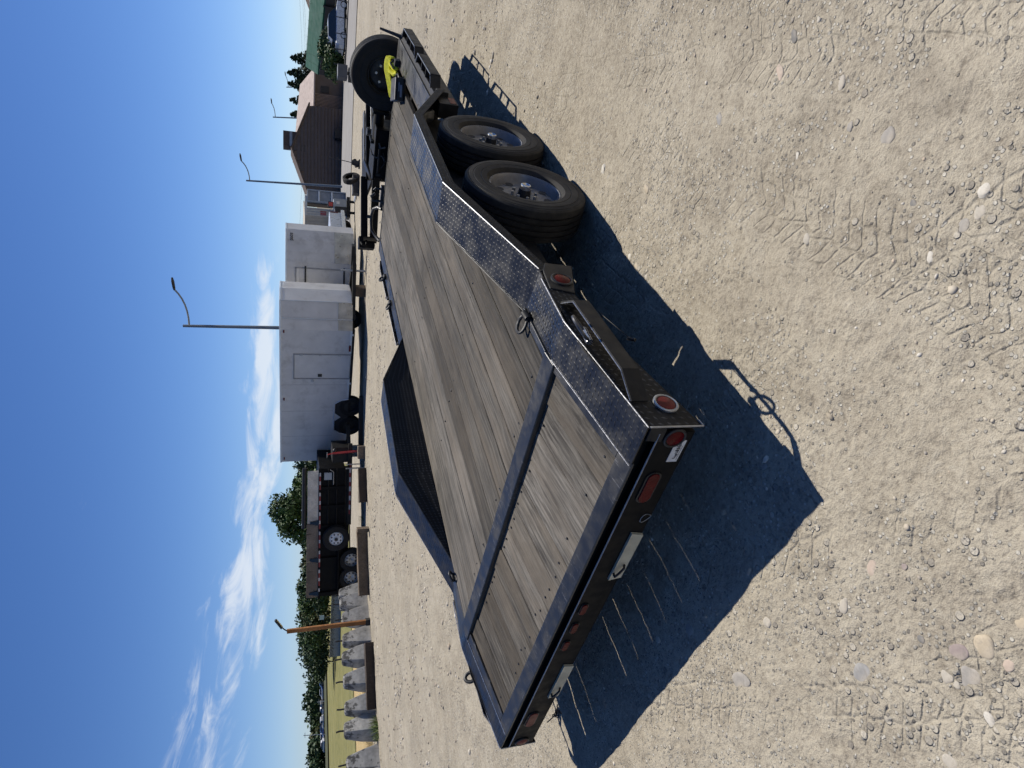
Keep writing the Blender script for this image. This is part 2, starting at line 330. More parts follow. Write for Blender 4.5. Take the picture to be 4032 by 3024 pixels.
for (ax, ay, bx, by, su, sv, rr, bands) in ((3000, 2000, 4000, 1640, 15, 11, .3, ((0, .30), (.62, .26), (-.55, .26), (1.9, .3))), (2500, 480, 3900, 1050, 15, 11, .35, ((0, .30), (.7, .3), (-.75, .3), (1.6, .3))),
                                        (2050, 230, 3500, 20, 15, 12, .3, ((0, .30), (-1.5, .3), (.8, .3)))):
    a = PZ(ax, ay); c_ = PZ(bx, by); _t.append((a.x, a.y, math.atan2(c_.y-a.y, c_.x-a.x), su, sv, rr, bands))
TRACKS = _t
M_GROUND = m_ground()

# ------------------------------------------------------------------ ground
def vnoise(x, y, sc, seed):
    r = np.random.default_rng(seed); T = r.random((256, 256)); x = x*sc; y = y*sc
    xi = np.floor(x).astype(int); yi = np.floor(y).astype(int); fx = x-xi; fy = y-yi; fx = fx*fx*(3-2*fx); fy = fy*fy*(3-2*fy)
    g = lambda i, j: T[(xi+i) & 255, (yi+j) & 255]
    return (g(0,0)*(1-fx)+g(1,0)*fx)*(1-fy) + (g(0,1)*(1-fx)+g(1,1)*fx)*fy
rr = np.concatenate([[.01, .12], np.geomspace(.25, 13, 330), np.geomspace(13.4, 5000, 95)])
aa = np.concatenate([np.linspace(-1.05, 1.05, 820), np.linspace(1.05, 2*math.pi-1.05, 90)[1:-1]]) + math.pi/2 + PSI
na = len(aa); A_, R_ = np.meshgrid(aa, rr, indexing='xy')
gx = CAM[0] + R_*np.cos(A_); gy = CAM[1] + R_*np.sin(A_); gz = terr(gx, gy)
fade = np.clip((60-R_)/50, 0, 1)
def relief(x, y):
    h = (vnoise(x, y, .8, 1)-.5)*.030 + (vnoise(x, y, 2.7, 2)-.5)*.016 + (vnoise(x, y, 9, 3)-.5)*.010 + (vnoise(x, y, 27, 4)-.5)*.006 + (vnoise(x, y, 70, 5)-.5)*.003
    return h
gz = gz + relief(gx, gy)*fade
gv = np.stack([gx, gy, gz], -1).reshape(-1, 3); nr = len(rr)
ii, jj = np.meshgrid(np.arange(nr-1), np.arange(na), indexing='ij'); j2 = (jj+1) % na
gf = np.stack([ii*na+jj, (ii+1)*na+jj, (ii+1)*na+j2, ii*na+j2], -1).reshape(-1, 4)
ground = struct(from_np('ground', gv, gf, M_GROUND, smooth=True))
def gzr(x, y): return float(terr(x, y) + relief(np.array([x], float), np.array([y], float))[0]*min(1, max(0, (60-math.hypot(x-CAM[0], y-CAM[1]))/50)))

# ------------------------------------------------------------------ the equipment trailer
TRL = thing('equipment_trailer', 'long black equipment trailer with grey plank deck and drive-over tread plate fenders, in the foreground', 'trailer')
DS = .1619                                   # slope of the dovetail
YC, YB, YF = .704, .088, 5.87                # crossbar, rear plate, front end of the deck
def dz(y): return HD - DS*max(0, YC - y)
# main deck planks
def plank(x0, x1, y0, y1, zt0, zt1, th, mat, name='plank'):
    cx = (x0+x1)/2; mb = MB(); c = .004; w2 = (x1-x0)/2; Lg = y1-y0
    prof = lambda zt: [(-w2, zt-th), (w2, zt-th), (w2, zt-c), (w2-c, zt), (-w2+c, zt), (-w2, zt-c)]
    n = max(2, int(Lg/.45)); vs = []
    for k in range(n+1):
        t = k/n; zt = zt0 + (zt1-zt0)*t + random.uniform(-.0012, .0012); zt -= zt0
        j = random.uniform(-.0012, .0012); vs += [(px+j, Lg*t, pz) for px, pz in prof(zt)]
    fs = [tuple(range(5, -1, -1)), tuple(range(n*6, n*6+6))]
    for k in range(n): fs += [(k*6+i, k*6+(i+1) % 6, (k+1)*6+(i+1) % 6, (k+1)*6+i) for i in range(6)]
    mb.add(vs, fs); return mb.build(name, mat, TRL, loc=(cx, y0, zt0))
NP = 11; WL, WR = -1.048, 1.052
edges = [WL]
for k in range(NP): edges.append(edges[-1] + (WR-WL)/NP)
for k in range(NP):
    x0, x1 = edges[k], edges[k+1]; g = random.choice([.006, .007, .009])
    if k in (6, 7): g = .011
    y1 = YF if x1 < 1.0 else 3.98
    xr = min(x1, .985) if k == NP-1 else x1
    plank(x0+g/2, x1-g/2, YC+.004, y1 + random.uniform(-.006, .006), HD + random.uniform(-.002, .002), HD + random.uniform(-.002, .002), .038, M_PLANK)
plank(.955, .985, 3.98, YF, HD-.001, HD-.001, .036, M_PLANK)
NT = 12; te = [WL + (WR-WL)*k/NT for k in range(NT+1)]
ZT0 = dz(YC-.10) - .014
for k in range(NT):
    g = [.003, .0065, .003, .003, .0075, .003, .003, .006, .003, .003, .003, .003][k]; dzr = random.uniform(-.003, .003)
    plank(te[k]+g/2, te[k+1]-g/2, YB-.03, YC-.085, dz(YB-.03)-.005+dzr*.3, ZT0+dzr, .038, M_PLANKT)
mb = MB()
for k in range(NT):
    for q in (.3, .72):
        if random.random() < .6:
            x = te[k]+(te[k+1]-te[k])*q+random.uniform(-.015, .015)
            for y in (YB+.055+random.uniform(-.015, .02), YC-.125+random.uniform(-.01, .008)):
                z = dz(y)-.005 if y < .3 else ZT0-(YC-.1-y)*DS*.98; mb.cyl((x, y, z-.004), (x, y, z+.0022), .0058, n=7)
for k in range(NP):
    for y in (YC+.05, 1.9, 3.1, 4.4, YF-.06):
        for q in (.25, .75):
            if random.random() < .3: x = edges[k]+.19*q; mb.cyl((x, y+random.uniform(-.03, .03), HD-.004), (x, y, HD+.0025), .0055, n=7)
stuff(mb.build('screw_heads', M_INK, TRL))
# crossbar between deck and dovetail, rear plate, side channels
mb = MB(); z = HD+.003
mb.hexa([(-1.13, YC-.095, z-.062), (1.092, YC-.095, z-.062), (1.092, YC+.006, z-.05), (-1.13, YC+.006, z-.05), (-1.13, YC-.095, z-.010), (1.092, YC-.095, z-.010), (1.092, YC+.006, z), (-1.13, YC+.006, z)])
mb.build('crossbar', M_STEEL, TRL, bevel=.004)
mb = MB(); zr = dz(0); zb = dz(YB)
mb.hexa([(-1.293, 0, zr-.012), (1.11, 0, zr-.012), (1.11, YB, zb-.012), (-1.293, YB, zb-.012), (-1.293, 0, zr), (1.11, 0, zr), (1.11, YB, zb), (-1.293, YB, zb)])
mb.build('rear_top_plate', M_STEEL, TRL, bevel=.004)
mb = MB()
mb.box((-1.27, .050, .30), (1.27, .080, zr-.02)); mb.box((-1.285, .036, zr-.06), (1.27, .060, zr-.014))
mb.build('rear_recess', M_MATB, TRL)
mb = MB(); ZL = .434
mb.box((-1.29, .0, .286), (1.268, .034, ZL))
mb.build('rear_bumper', M_MATB, TRL, bevel=.005)
mb = MB(); mb.tube([(-1.288, -.001, ZL), (0, -.001, ZL), (1.265, -.001, ZL)], .0036, 6); mb.build('bumper_lip_glint', M_GALV, TRL)  # pale lip colour paints the glint of sky along this edge
mb = MB(); mb.hexa([(1.225, -.006, .415), (1.294, -.006, .415), (1.294, .03, .415), (1.225, .03, .415), (1.225, .002, zr-.012), (1.294, .002, zr-.012), (1.294, .03, zr-.012), (1.225, .03, zr-.012)]); mb.build('corner_gusset', M_FRAME, TRL, bevel=.003)
for sx in (1, -1):
    mb = MB(); xi = 1.054; xo = 1.092 if sx > 0 else 1.13
    f = lambda x, y, z_: (sx*x, y, z_)
    mb.hexa([f(xi, YB, dz(YB)-.014), f(xo, YB, dz(YB)-.014), f(xo, YC-.096, dz(YC-.096)-.014), f(xi, YC-.096, dz(YC-.096)-.014), f(xi, YB, dz(YB)), f(xo, YB, dz(YB)), f(xo, YC-.096, dz(YC-.096)), f(xi, YC-.096, dz(YC-.096))])
    mb.hexa([f(xi, YC+.007, HD-.03), f(xo, YC+.007, HD-.03), f(xo, 1.06, HD-.03), f(xi, 1.06, HD-.03), f(xi, YC+.007, HD), f(xo, YC+.007, HD), f(xo, 1.06, HD), f(xi, 1.06, HD)])
    mb.build('side_channel', M_STEEL, TRL, bevel=.003)

# ---- tread plate: plate + raised lugs laid on it
LUGV = []; 
def lugs(quad, pitch=.027, name='tread_lugs', hgt=.0016, margin=.010, mat=None, parent=None, ln=.0130, wd=.0052):
    """quad: p00,p10,p11,p01 corners of a flat plate; normal by right hand rule"""
    p00, p10, p11, p01 = [np.array(q, float) for q in quad]
    lu = (np.linalg.norm(p10-p00)+np.linalg.norm(p11-p01))/2; lv = (np.linalg.norm(p01-p00)+np.linalg.norm(p11-p10))/2
    nu = max(1, int(lu/pitch)); nv = max(1, int(lv/pitch)); nrm = np.cross(p10-p00, p01-p00); nrm /= np.linalg.norm(nrm)
    V = []; Fc = []
    for i in range(nu):
        for j in range(nv):
            s = (i+.5)/nu; t = (j+.5)/nv
            c = p00*(1-s)*(1-t)+p10*s*(1-t)+p11*s*t+p01*(1-s)*t
            du = (p10-p00)*(1-t)+(p11-p01)*t; dv = (p01-p00)*(1-s)+(p11-p10)*s; du /= np.linalg.norm(du); dv /= np.linalg.norm(dv)
            a, b_ = ((du+dv*.35), (dv-du*.35)) if (i+j) % 2 else ((dv+du*.35), (du-dv*.35))
            a = a/np.linalg.norm(a); b_ = b_/np.linalg.norm(b_)
            k = len(V)
            V += [c-a*ln, c+b_*wd, c+a*ln, c-b_*wd, c-a*ln*.55+nrm*hgt, c+a*ln*.55+nrm*hgt]
            for f_ in ((0,1,4,4),(1,5,4,4),(1,2,5,5),(2,3,5,5),(3,4,5,5),(3,0,4,4)): Fc.append([k+f_[0], k+f_[1], k+f_[2]])
    return V, Fc
def plate(name, quads, th, mat, parent=TRL, pitch=.027, lug=True, **kw):
    mb = MB(); V = []; Fc = []
    for q in quads:
        p = [Vector(x) for x in q]; n = (p[1]-p[0]).cross(p[3]-p[0]).normalized()
        mb.hexa([x-n*th for x in p]+p)
        if lug:
            v, f_ = lugs(q, pitch, **kw); k = len(V); V += v; Fc += [[i+k for i in t] for t in f_]
    o = mb.build(name, mat, parent)
    if lug and V: stuff(from_np('tread_lugs', np.array(V), np.array(Fc), M_TREAD if mat is M_TREAD else M_LUGW, o))
    return o
def mir(q, sx): return q if sx > 0 else [(-q[1][0], q[1][1], q[1][2]), (-q[0][0], q[0][1], q[0][2]), (-q[3][0], q[3][1], q[3][2]), (-q[2][0], q[2][1], q[2][2])]
FEN = [(1.055, .570), (2.00, .861), (3.145, .856), (3.86, .575)]     # fender profile (along, height)
for sx in (1, -1):
    # strip beside dovetail and deck end
    xi = 1.094 if sx > 0 else 1.132
    e = .002
    plate('tread_strip', [mir(q, sx) for q in ([(xi, .0, dz(0)+e), (1.294, .0, dz(0)+e), (1.294, .42, .574), (xi, YC, HD+e)],)] if False else
          [mir([(xi, .004, dz(0)+e), (1.294, .004, dz(0)+e), (1.294, YC-.06, HD-.012), (xi, YC-.06, HD-.009)], sx), mir([(xi, YC-.06, HD-.009), (1.294, YC-.06, HD-.012), (1.294, 1.052, .572), (xi, 1.052, .590)], sx)], .006, M_TREAD, lug=True)
    # fender: three plates, outer flange, inner wall
    qs = []
    for (a, b_) in zip(FEN[:-1], FEN[1:]): qs.append(mir([(1.052, a[0], a[1]), (1.296, a[0], a[1]), (1.296, b_[0], b_[1]), (1.052, b_[0], b_[1])], sx))
    fo = plate('fender_plate', qs, .006, M_TREAD)
    fl = []
    for (a, b_) in zip(FEN[:-1], FEN[1:]): fl.append(mir([(1.2985, a[0], a[1]-.062), (1.2985, b_[0], b_[1]-.062), (1.2985, b_[0], b_[1]-.004), (1.2985, a[0], a[1]-.004)], sx) if sx > 0 else [(-1.2985, b_[0], b_[1]-.062), (-1.2985, a[0], a[1]-.062), (-1.2985, a[0], a[1]-.004), (-1.2985, b_[0], b_[1]-.004)])
    fla = plate('fender_flange', fl, .006, M_TREADW, pitch=.021, ln=.008, wd=.0032)
    xw = 1.058*sx
    wl = []
    base = lambda y: HD-.10
    for (a, b_) in zip(FEN[:-1], FEN[1:]):
        q = [(xw, a[0], base(0)), (xw, b_[0], base(0)), (xw, b_[0], b_[1]-.008), (xw, a[0], a[1]-.008)]
        wl.append([q[1], q[0], q[3], q[2]] if sx > 0 else q)
    plate('fender_inner_wall', wl, .005, M_TREADW, pitch=.027)
    # the lip that folds in along the top of the inner wall
    mb = MB()
    for (a, b_) in zip(FEN[:-1], FEN[1:]): mb.tube([(1.051*sx, a[0], a[1]), (1.051*sx, b_[0], b_[1])], .005, 6)
    mb.build('fender_edge', M_TREAD, TRL)
    mb = MB()
    for (a, b_) in zip(FEN[:-2], FEN[1:-1]): mb.tube([(1.297*sx, a[0]+.02, a[1]+.001), (1.297*sx, b_[0]-.01, b_[1]+.001)], .0028 if a[0] < 1.5 else .0022, 6)
    mb.tube([(1.2945*sx, .0, dz(0)+.002), (1.2945*sx, YC-.06, HD-.012), (1.2945*sx, .99, .584)], .0027, 6)
    mb.tube([(xi*sx, .01, dz(0)+.003), (xi*sx, YC-.06, HD-.007)], .0024, 6)
    mb.build('worn_lit_edge', M_BARE, TRL)  # worn edges, with their bright highlight put into the pale metal colour
    # rear side plate
    q1 = [(1.295, .0, .268), (1.295, .46, .398), (1.295, .46, .572), (1.295, .0, dz(0)-.003)]; q2 = [(1.295, .46, .398), (1.295, .86, .462), (1.295, 1.0, .580), (1.295, .46, .572)]
    fx = (lambda q: q) if sx > 0 else (lambda q: [(-q[1][0],)+tuple(q[1][1:]), (-q[0][0],)+tuple(q[0][1:]), (-q[3][0],)+tuple(q[3][1:]), (-q[2][0],)+tuple(q[2][1:])])
    plate('side_plate', [fx(q1), fx(q2)], .008, M_TREADW, pitch=.03)
    mb = MB(); mb.tube([(1.297*sx, -.002, .268), (1.297*sx, -.002, dz(0)-.004)], .0035, 6); mb.tube([(1.297*sx, .0, .268), (1.297*sx, .03, .272)], .0038, 6); mb.build('plate_corner_edge', M_GALV, TRL)
    # box at the rear foot of the fender with its round lamp
    mb = MB(); mb.prism([(1.22*sx, .865, .462), (1.22*sx, 1.115, .392), (1.22*sx, 1.13, .525), (1.22*sx, 1.06, .556), (1.22*sx, .90, .572)], (.082*sx, 0, 0)); mb.build('fender_end_box', M_FRAME, TRL, bevel=.004)
def round_lamp(c, axis, r, name='marker_lamp', mat=M_RED, ringmat=M_BLACK, seg=24):
    mb = MB(); mb.lathe([(0, r*1.32), (.007, r*1.32), (.010, r*1.18), (.008, r*1.04), (.0, r*1.04)], c, axis, seg); ring = mb.build(name, ringmat, TRL, smooth=True)
    mb = MB(); mb.lathe([(.002, r*1.03), (.007, r*.99), (.0105, r*.75), (.0120, .0005)], c, axis, seg); mb.build('lens', mat, ring, smooth=True); return ring
for sx in (1, -1):
    round_lamp((1.3022*sx, .972, .492), (sx, 0, 0), .040)
    round_lamp((1.297*sx, .118, .366), (sx, 0, 0), .037, ringmat=M_GALV, mat=M_AMB if sx > 0 else M_RED)
    round_lamp((1.243*sx, -.001, .366), (0, -1, 0), .034, mat=M_RED if sx > 0 else M_AMB)
def oval_lamp(x0, x1, zc, h, mat, name='tail_lamp'):
    pts = []; r = h/2; n = 8
    for k in range(n+1): a = -math.pi/2+math.pi*k/n; pts.append((x1-r+r*math.cos(a), zc+r*math.sin(a)))
    for k in range(n+1): a = math.pi/2+math.pi*k/n; pts.append((x0+r+r*math.cos(a), zc+r*math.sin(a)))
    mb = MB(); mb.prism([(x+(x-(x0+x1)/2)*.06, -.0002, z+(z-zc)*.3) for x, z in pts], (0, -.006, 0)); ring = mb.build(name, M_BLACK, TRL)
    mb = MB(); mb.prism([(x, -.0061, z) for x, z in pts], (0, -.005, 0)); mb.build('lens', mat, ring, bevel=.003); return ring
oval_lamp(.90, 1.06, .372, .050, M_RED); oval_lamp(-1.03, -.875, .376, .050, M_AMB)
for x in (.158, 0, -.158): oval_lamp(x-.040, x+.040, .394, .030, M_RED, 'identification_lamp')
# stowed ramps showing their ends under the bumper, with pull handles
for x0, x1, hx in ((.385, .705, .44), (-.70, -.36, -.645)):
    mb = MB(); mb.hexa([(x0+.012, -.012, .288), (x1-.012, -.012, .288), (x1-.012, -.0005, .288), (x0+.012, -.0005, .288), (x0, -.012, .345), (x1, -.012, .345), (x1, -.0005, .345), (x0, -.0005, .345)])
    r = mb.build('ramp_end', M_CREAM, TRL)
    mb = MB(); mb.tube([(hx-.004, -.012, .338), (hx-.004, -.030, .340), (hx+.030, -.036, .332), (hx+.052, -.030, .315), (hx+.052, -.012, .305)], .0055, 8); mb.build('pull_handle', M_BLACK, r, smooth=True)
for xx in (.34, -.75): mb = MB(); mb.box((xx, .05, .24), (xx+.03, .5, .29)); mb.build('ramp_carrier', M_FRAME, TRL)
# decal with unreadable print
mb = MB(); mb.box((1.118, -.0022, .306), (1.226, -.0002, .350)); dec = mb.build('decal', M_WHITE, TRL)
mb = MB()
for k in range(16): 
    x = 1.135+.006*k*.8; z0 = .318+random.uniform(-.002, .004); mb.box((x, -.0030, z0), (x+random.choice([.002, .003, .0045]), -.0023, z0+random.uniform(.006, .018)))
mb.box((1.13, -.003, .3125), (1.2, -.0023, .3138)); mb.build('print', M_INK, dec)
# wire clip and loose loops of wiring under the bumper
mb = MB(); n = 14; mb.tube([(.80+.022*math.cos(2*math.pi*k/n)+.006*math.sin(4*math.pi*k/n), -.006-.006*math.sin(2*math.pi*k/n), .315+.027*math.sin(2*math.pi*k/n)) for k in range(n)], .0016, 6, closed=True); mb.build('wire_clip', M_GALV, TRL)
mb = MB()
for q in range(4):
    cx, cz, r_ = -.83-q*.018, .262-.009*(q % 2), .013+.004*(q % 3)
    mb.tube([(cx+r_*math.cos(2*math.pi*k/10), -.035+.012*math.sin(4*math.pi*k/10+q), cz+r_*math.sin(2*math.pi*k/10)) for k in range(10)], .0024, 6, closed=True)
mb.tube([(-.78, -.02, .27), (-.84, -.04, .262), (-.92, -.03, .268), (-.99, -.02, .275)], .003, 6); mb.build('loose_wiring', M_BLACK, TRL)
# rub rails: flat bar stood off the side
def rub_rail(pts, h, th=.009, name='rub_rail', mat=M_FRAME):
    mb = MB()
    for a, b_ in zip(pts[:-1], pts[1:]):
        a = Vector(a); b_ = Vector(b_); d = (b_-a).normalized(); n = Vector((d.y, -d.x, 0)).normalized()*th
        ea = d*th*.4
        mb.hexa([a-ea-Vector((0,0,h)), b_+ea-Vector((0,0,h)), b_+ea-n-Vector((0,0,h)), a-ea-n-Vector((0,0,h)), a-ea, b_+ea, b_+ea-n, a-ea-n])
    o = mb.build(name, mat, TRL)
    mb = MB(); mb.tube([Vector(p)+Vector((0,0,.001)) for p in pts], .0022, 5); mb.build('worn_lit_edge', M_BARE, o); return o  # pale rod paints the highlight on the rail's worn top edge
rub_rail([(1.300, .775, .560), (1.362, .690, .552), (1.362, .235, .522), (1.300, .135, .505)], .070)
rub_rail([(-1.300, .135, .505), (-1.362, .235, .522), (-1.362, .690, .552), (-1.300, .775, .560)], .070)
for sx in (1, -1):
    for (ya, yb_) in ((4.90, 5.72), (4.02, 4.78)):
        pts = [(1.262*sx, yb_, .605), (1.345*sx, yb_-.06, .603), (1.345*sx, ya+.06, .598), (1.262*sx, ya, .598)]
        if sx > 0: pts = pts[::-1]
        rub_rail(pts if sx > 0 else pts, .085)
        for q in (.36, .64): y = ya+(yb_-ya)*q; mb = MB(); mb.box((min(1.262*sx, 1.34*sx), y-.004, .525), (max(1.262*sx, 1.34*sx), y+.004, .598)); mb.build('stake_pocket', M_FRAME, TRL)
# front side strips, side rails
for sx in (1, -1):
    xa, xb = (.985, 1.205) if sx > 0 else (1.052, 1.215)
    plate('tread_strip', [mir([(xa, 3.80, HD+.001), (xb, 3.80, HD+.001), (xb, YF, HD+.001), (xa, YF, HD+.001)], sx)], .006, M_TREAD)
    mb = MB(); mb.box((min(1.15*sx, 1.262*sx), 3.62, .44), (max(1.15*sx, 1.262*sx), YF, HD-.012)); mb.build('side_rail', M_FRAME, TRL, bevel=.004)
    mb = MB(); mb.box((min(1.04*sx, 1.09*sx), .75, .33), (max(1.04*sx, 1.09*sx), 3.62, HD-.045)); mb.build('frame_rail', M_FRAME, TRL)
    mb = MB(); mb.box((min(1.2*sx, 1.294*sx), 3.80, .49), (max(1.2*sx, 1.294*sx), 3.90, .575)); mb.build('fender_end_box', M_FRAME, TRL, bevel=.004)
    mb = MB(); mb.box((min(1.2622*sx, 1.2650*sx), 3.64, .452), (max(1.2622*sx, 1.2650*sx), 3.78, .50)); mb.build('reflector', M_AMB, TRL)
mb = MB(); mb.box((-1.22, YF+.002, .44), (1.22, YF+.05, HD+.004)); mb.build('front_rail', M_FRAME, TRL, bevel=.004)
for y in np.arange(.86, 5.8, .42):
    mb = MB(); mb.box((-1.04, y-.02, .46), (1.04, y+.02, HD-.042)); mb.build('crossmember', M_FRAME, TRL)
# A-frame tongue with jack
mb = MB()
for sx in (1, -1): mb.hexa([(.62*sx-.04, YF, .40), (.62*sx+.04, YF, .40), (.06*sx+.04, 7.25, .40), (.06*sx-.04, 7.25, .40), (.62*sx-.04, YF, .52), (.62*sx+.04, YF, .52), (.06*sx+.04, 7.25, .52), (.06*sx-.04, 7.25, .52)])
mb.build('tongue', M_FRAME, TRL, bevel=.004)
mb = MB(); mb.cyl((-.12, 6.95, .02), (-.12, 6.95, .70), .035); mb.box((-.2, 6.87, -.02), (-.04, 7.03, .02)); mb.cyl((-.12, 6.95, .70), (-.12, 6.95, .74), .05); mb.build('tongue_jack', M_BLACK, TRL, smooth=True)
mb = MB(); mb.box((-.07, 7.2, .40), (.07, 7.55, .50)); mb.cyl((0, 7.5, .38), (0, 7.5, .52), .06); mb.build('coupler', M_FRAME, TRL)
# winch and tool tray ahead of the deck
mb = MB(); mb.box((-.34, 6.02, .50), (.22, 6.42, .72)); mb.box((-.36, 6.0, .72), (.24, 6.44, .745)); tb = mb.build('tongue_tool_box', M_MATB, TRL, bevel=.006)
mb = MB(); mb.cyl((-.26, 5.985, .69), (.02, 5.985, .69), .016, n=8); mb.box((-.30, 5.985, .66), (-.27, 6.0, .71)); mb.tube([(-.2, 5.98, .66), (-.14, 5.96, .63), (-.08, 5.975, .625), (-.02, 5.98, .65)], .007, 6); mb.build('latch', M_FRAME, tb)
mb = MB()
for k in range(6): mb.box((-.26+.055*k, 5.9985, .676), (-.225+.055*k, 5.9998, .70))
mb.build('raised_letters', simple('grey_letters', (.10, .10, .11), .5), tb)
mb = MB(); mb.cyl((.06, 6.2, .70), (.36, 6.2, .70), .06, n=16); mb.box((.03, 6.1, .60), (.06, 6.3, .78)); mb.box((.36, 6.1, .60), (.39, 6.3, .78)); mb.build('winch', M_MATB, TRL, smooth=True)
mb = MB(); mb.tube([(.0, 6.02, .79), (-.05, 5.99, .77), (-.09, 6.0, .72), (-.06, 5.99, .66), (-.12, 5.98, .62)], .009, 6); mb.tube([(.08, 6.0, .70), (.03, 5.98, .68), (.05, 5.97, .63)], .010, 6); mb.build('safety_chain', simple('dull_chain', (.09, .09, .09), .5, .6), TRL)
mb = MB(); mb.tube([(-.58, 5.93, HD), (-.585, 5.95, .72), (-.54, 5.96, .745), (-.50, 5.96, .70)], .016, 8); mb.box((-.66, 5.93, HD-.01), (-.40, 5.99, HD+.035)); mb.tube([(-.44, 5.95, HD+.02), (-.43, 5.95, .70), (-.46, 5.95, .72)], .014, 8); mb.build('ratchet_bracket', M_BLACK, TRL, smooth=True)
mb = MB(); mb.tube([(-.68, 5.93, HD+.01), (-.70, 6.02, .645), (-.76, 6.1, .685), (-.84, 6.12, .70), (-.93, 6.12, .70), (-1.03, 6.10, .69), (-1.09, 6.06, .645), (-1.11, 5.95, HD)], .019, 8); mb.tube([(-.88, 6.12, .70), (-.88, 6.13, .755)], .022, 8); mb.build('front_grab_bar', M_BLACK, TRL, smooth=True)
mb = MB(); mb.cyl((1.235, 5.80, .58), (1.262, 5.90, .80), .02, .011, n=8); mb.build('stake', M_BLACK, TRL, smooth=True)
# lashing rings
def d_ring(c, u, v, r, wr, name='lashing_ring', mat=M_BLACK, clip=True):
    c = Vector(c); u = Vector(u).normalized(); v = Vector(v).normalized(); n = 18
    pts = [c + u*(r*.8*math.cos(2*math.pi*k/n)) + v*(r*(1+math.sin(2*math.pi*k/n))) for k in range(n)]
    mb = MB(); mb.tube(pts, wr, 8, closed=True); o = mb.build(name, mat, TRL, smooth=True)
    if clip:
        nn = u.cross(v); mb = MB(); mb.cyl(c-u*r*.65, c+u*r*.65, wr*2.1, n=10); mb.build('ring_clip', M_BARE if mat is not M_BLACK else M_FRAME, o, smooth=True)
    return o
d_ring((1.092, .985, HD+.008), (0, 1, .1), (-.95, -.3, .42), .042, .0085)
d_ring((-1.075, 1.04, HD+.008), (0, 1, .0), (.9, -.2, .5), .04, .008)
d_ring((1.322, .505, .548), (.12, 1, .05), (.75, -.1, .75), .058, .0072, mat=simple('dark_ring_steel', (.10, .10, .105), .35, .7))
d_ring((-1.325, .47, .53), (0, 1, .1), (-.5, 0, .8), .036, .012)
d_ring((-1.15, 5.15, HD+.01), (0, 1, 0), (-.4, 0, .5), .04, .012); d_ring((-1.17, 4.62, HD+.01), (0, 1, 0), (-.8, 0, .4), .04, .012)
mb = MB(); mb.tube([(1.34, .66, .44), (1.345, .62, .435), (1.35, .46, .385)], .002, 6); mb.cyl((1.345, .46, .39), (1.36, .43, .375), .007, n=8); mb.build('lynch_pin', M_FRAME, TRL)
# wheels
def tyre_mesh(name, mat, R, W, rim_r, rimmat, parent, c, ax, ribs=True, seg=56):
    """outboard side points along ax; c is the middle of the tyre"""
    h = W/2; pr = [(-h*.62, rim_r), (-h*.95, rim_r*1.12), (-h*1.0, R*.80), (-h*.93, R*.93), (-h*.80, R*.985)]
    gs = [-.48, -.16, .16, .48] if ribs else []
    for g in gs: pr += [((g-.055)*h*1.0, R*.999), ((g-.05)*h, R*.968), ((g+.05)*h, R*.968), ((g+.055)*h, R*.999)]
    pr += [(h*.84, R*.985), (h*.93, R*.955), (h*.935, R*.93), (h*.96, R*.925), (h*.985, R*.87), (h*.97, R*.862), (h*1.0, R*.85), (h*1.0, R*.80), (h*.985, R*.745), (h*.965, R*.74), (h*.985, R*.725), (h*.95, rim_r*1.12), (h*.70, rim_r*1.02), (h*.62, rim_r)]
    mb = MB(); mb.lathe(pr, c, ax, seg); return mb.build(name, mat, parent, smooth=28)
def wheel(root, R=.375, W=.225, rr_=.215, rm=M_RIM, tm=M_TYRE, deep=True, bolts=8, seg=56, hub=True, hole_n=8):
    """parts of one wheel built about its hub, outboard = +X of root"""
    tyre_mesh('tyre', tm, R, W, rr_, rm, root, (0, 0, 0), (1, 0, 0), seg=seg)
    h = W/2; d = .02 if deep else h*.7
    mb = MB(); mb.lathe([(-h*.6, rr_*1.0), (h*.62, rr_*1.03), (h*.72, rr_*1.05), (h*.74, rr_*1.0), (h*.60, rr_*.955), (h*.30, rr_*.93), (d, rr_*.90), (d+.006, rr_*.82), (d+.016, rr_*.62), (d+.012, rr_*.42), (d+.010, rr_*.30), (d-.01, .0005)], (0, 0, 0), (1, 0, 0), 40)
    rim = mb.build('rim', rm, root, smooth=30)
    mb = MB()
    for k in range(hole_n):
        a = 2*math.pi*(k+.5)/hole_n; c = (d+.0175, rr_*.70*math.cos(a), rr_*.70*math.sin(a)); mb.lathe([(-.001, .0005), (.0, rr_*.125)], c, (1, 0, 0), 12)
    stuff(mb.build('dark_hole_discs', M_INK, rim))  # solid dark discs: the darkness of open holes put into colour
    if hub:
        mb = MB(); mb.cyl((d, 0, 0), (h*.66, 0, 0), .042, .036, 18); mb.build('hub', M_BLACK, root, smooth=True)
        mb = MB(); mb.lathe([(h*.66, .0005), (h*.66, .033), (h*.66+.024, .031), (h*.66+.028, .024), (h*.66+.020, .017), (h*.66+.021, .0005)], (0, 0, 0), (1, 0, 0), 20); mb.build('hub_cap', M_CHROME, root, smooth=30)
        mb = MB()
        for k in range(bolts): a = 2*math.pi*k/bolts; mb.cyl((d+.010, .074*math.cos(a), .074*math.sin(a)), (d+.034, .074*math.cos(a), .074*math.sin(a)), .0105, n=6)
        stuff(mb.build('lug_nuts', M_GALV, rim))
    return root
def empty(name, parent=None, loc=(0,0,0), rot=(0,0,0)):
    o = bpy.data.objects.new(name, None); COL.objects.link(o); o.parent = parent; o.location = loc; o.rotation_euler = rot; return o
W0 = empty('wheel', TRL, (1.180, 2.13, .325)); wheel(W0)
W1 = copy_tree(W0, TRL, (1.180, 2.99, .328)); W1.rotation_euler = (.5, 0, 0)
for y in (2.13, 2.99): W2 = copy_tree(W0, TRL, (-1.180, y, .40)); W2.rotation_euler = (.8, 0, math.pi)
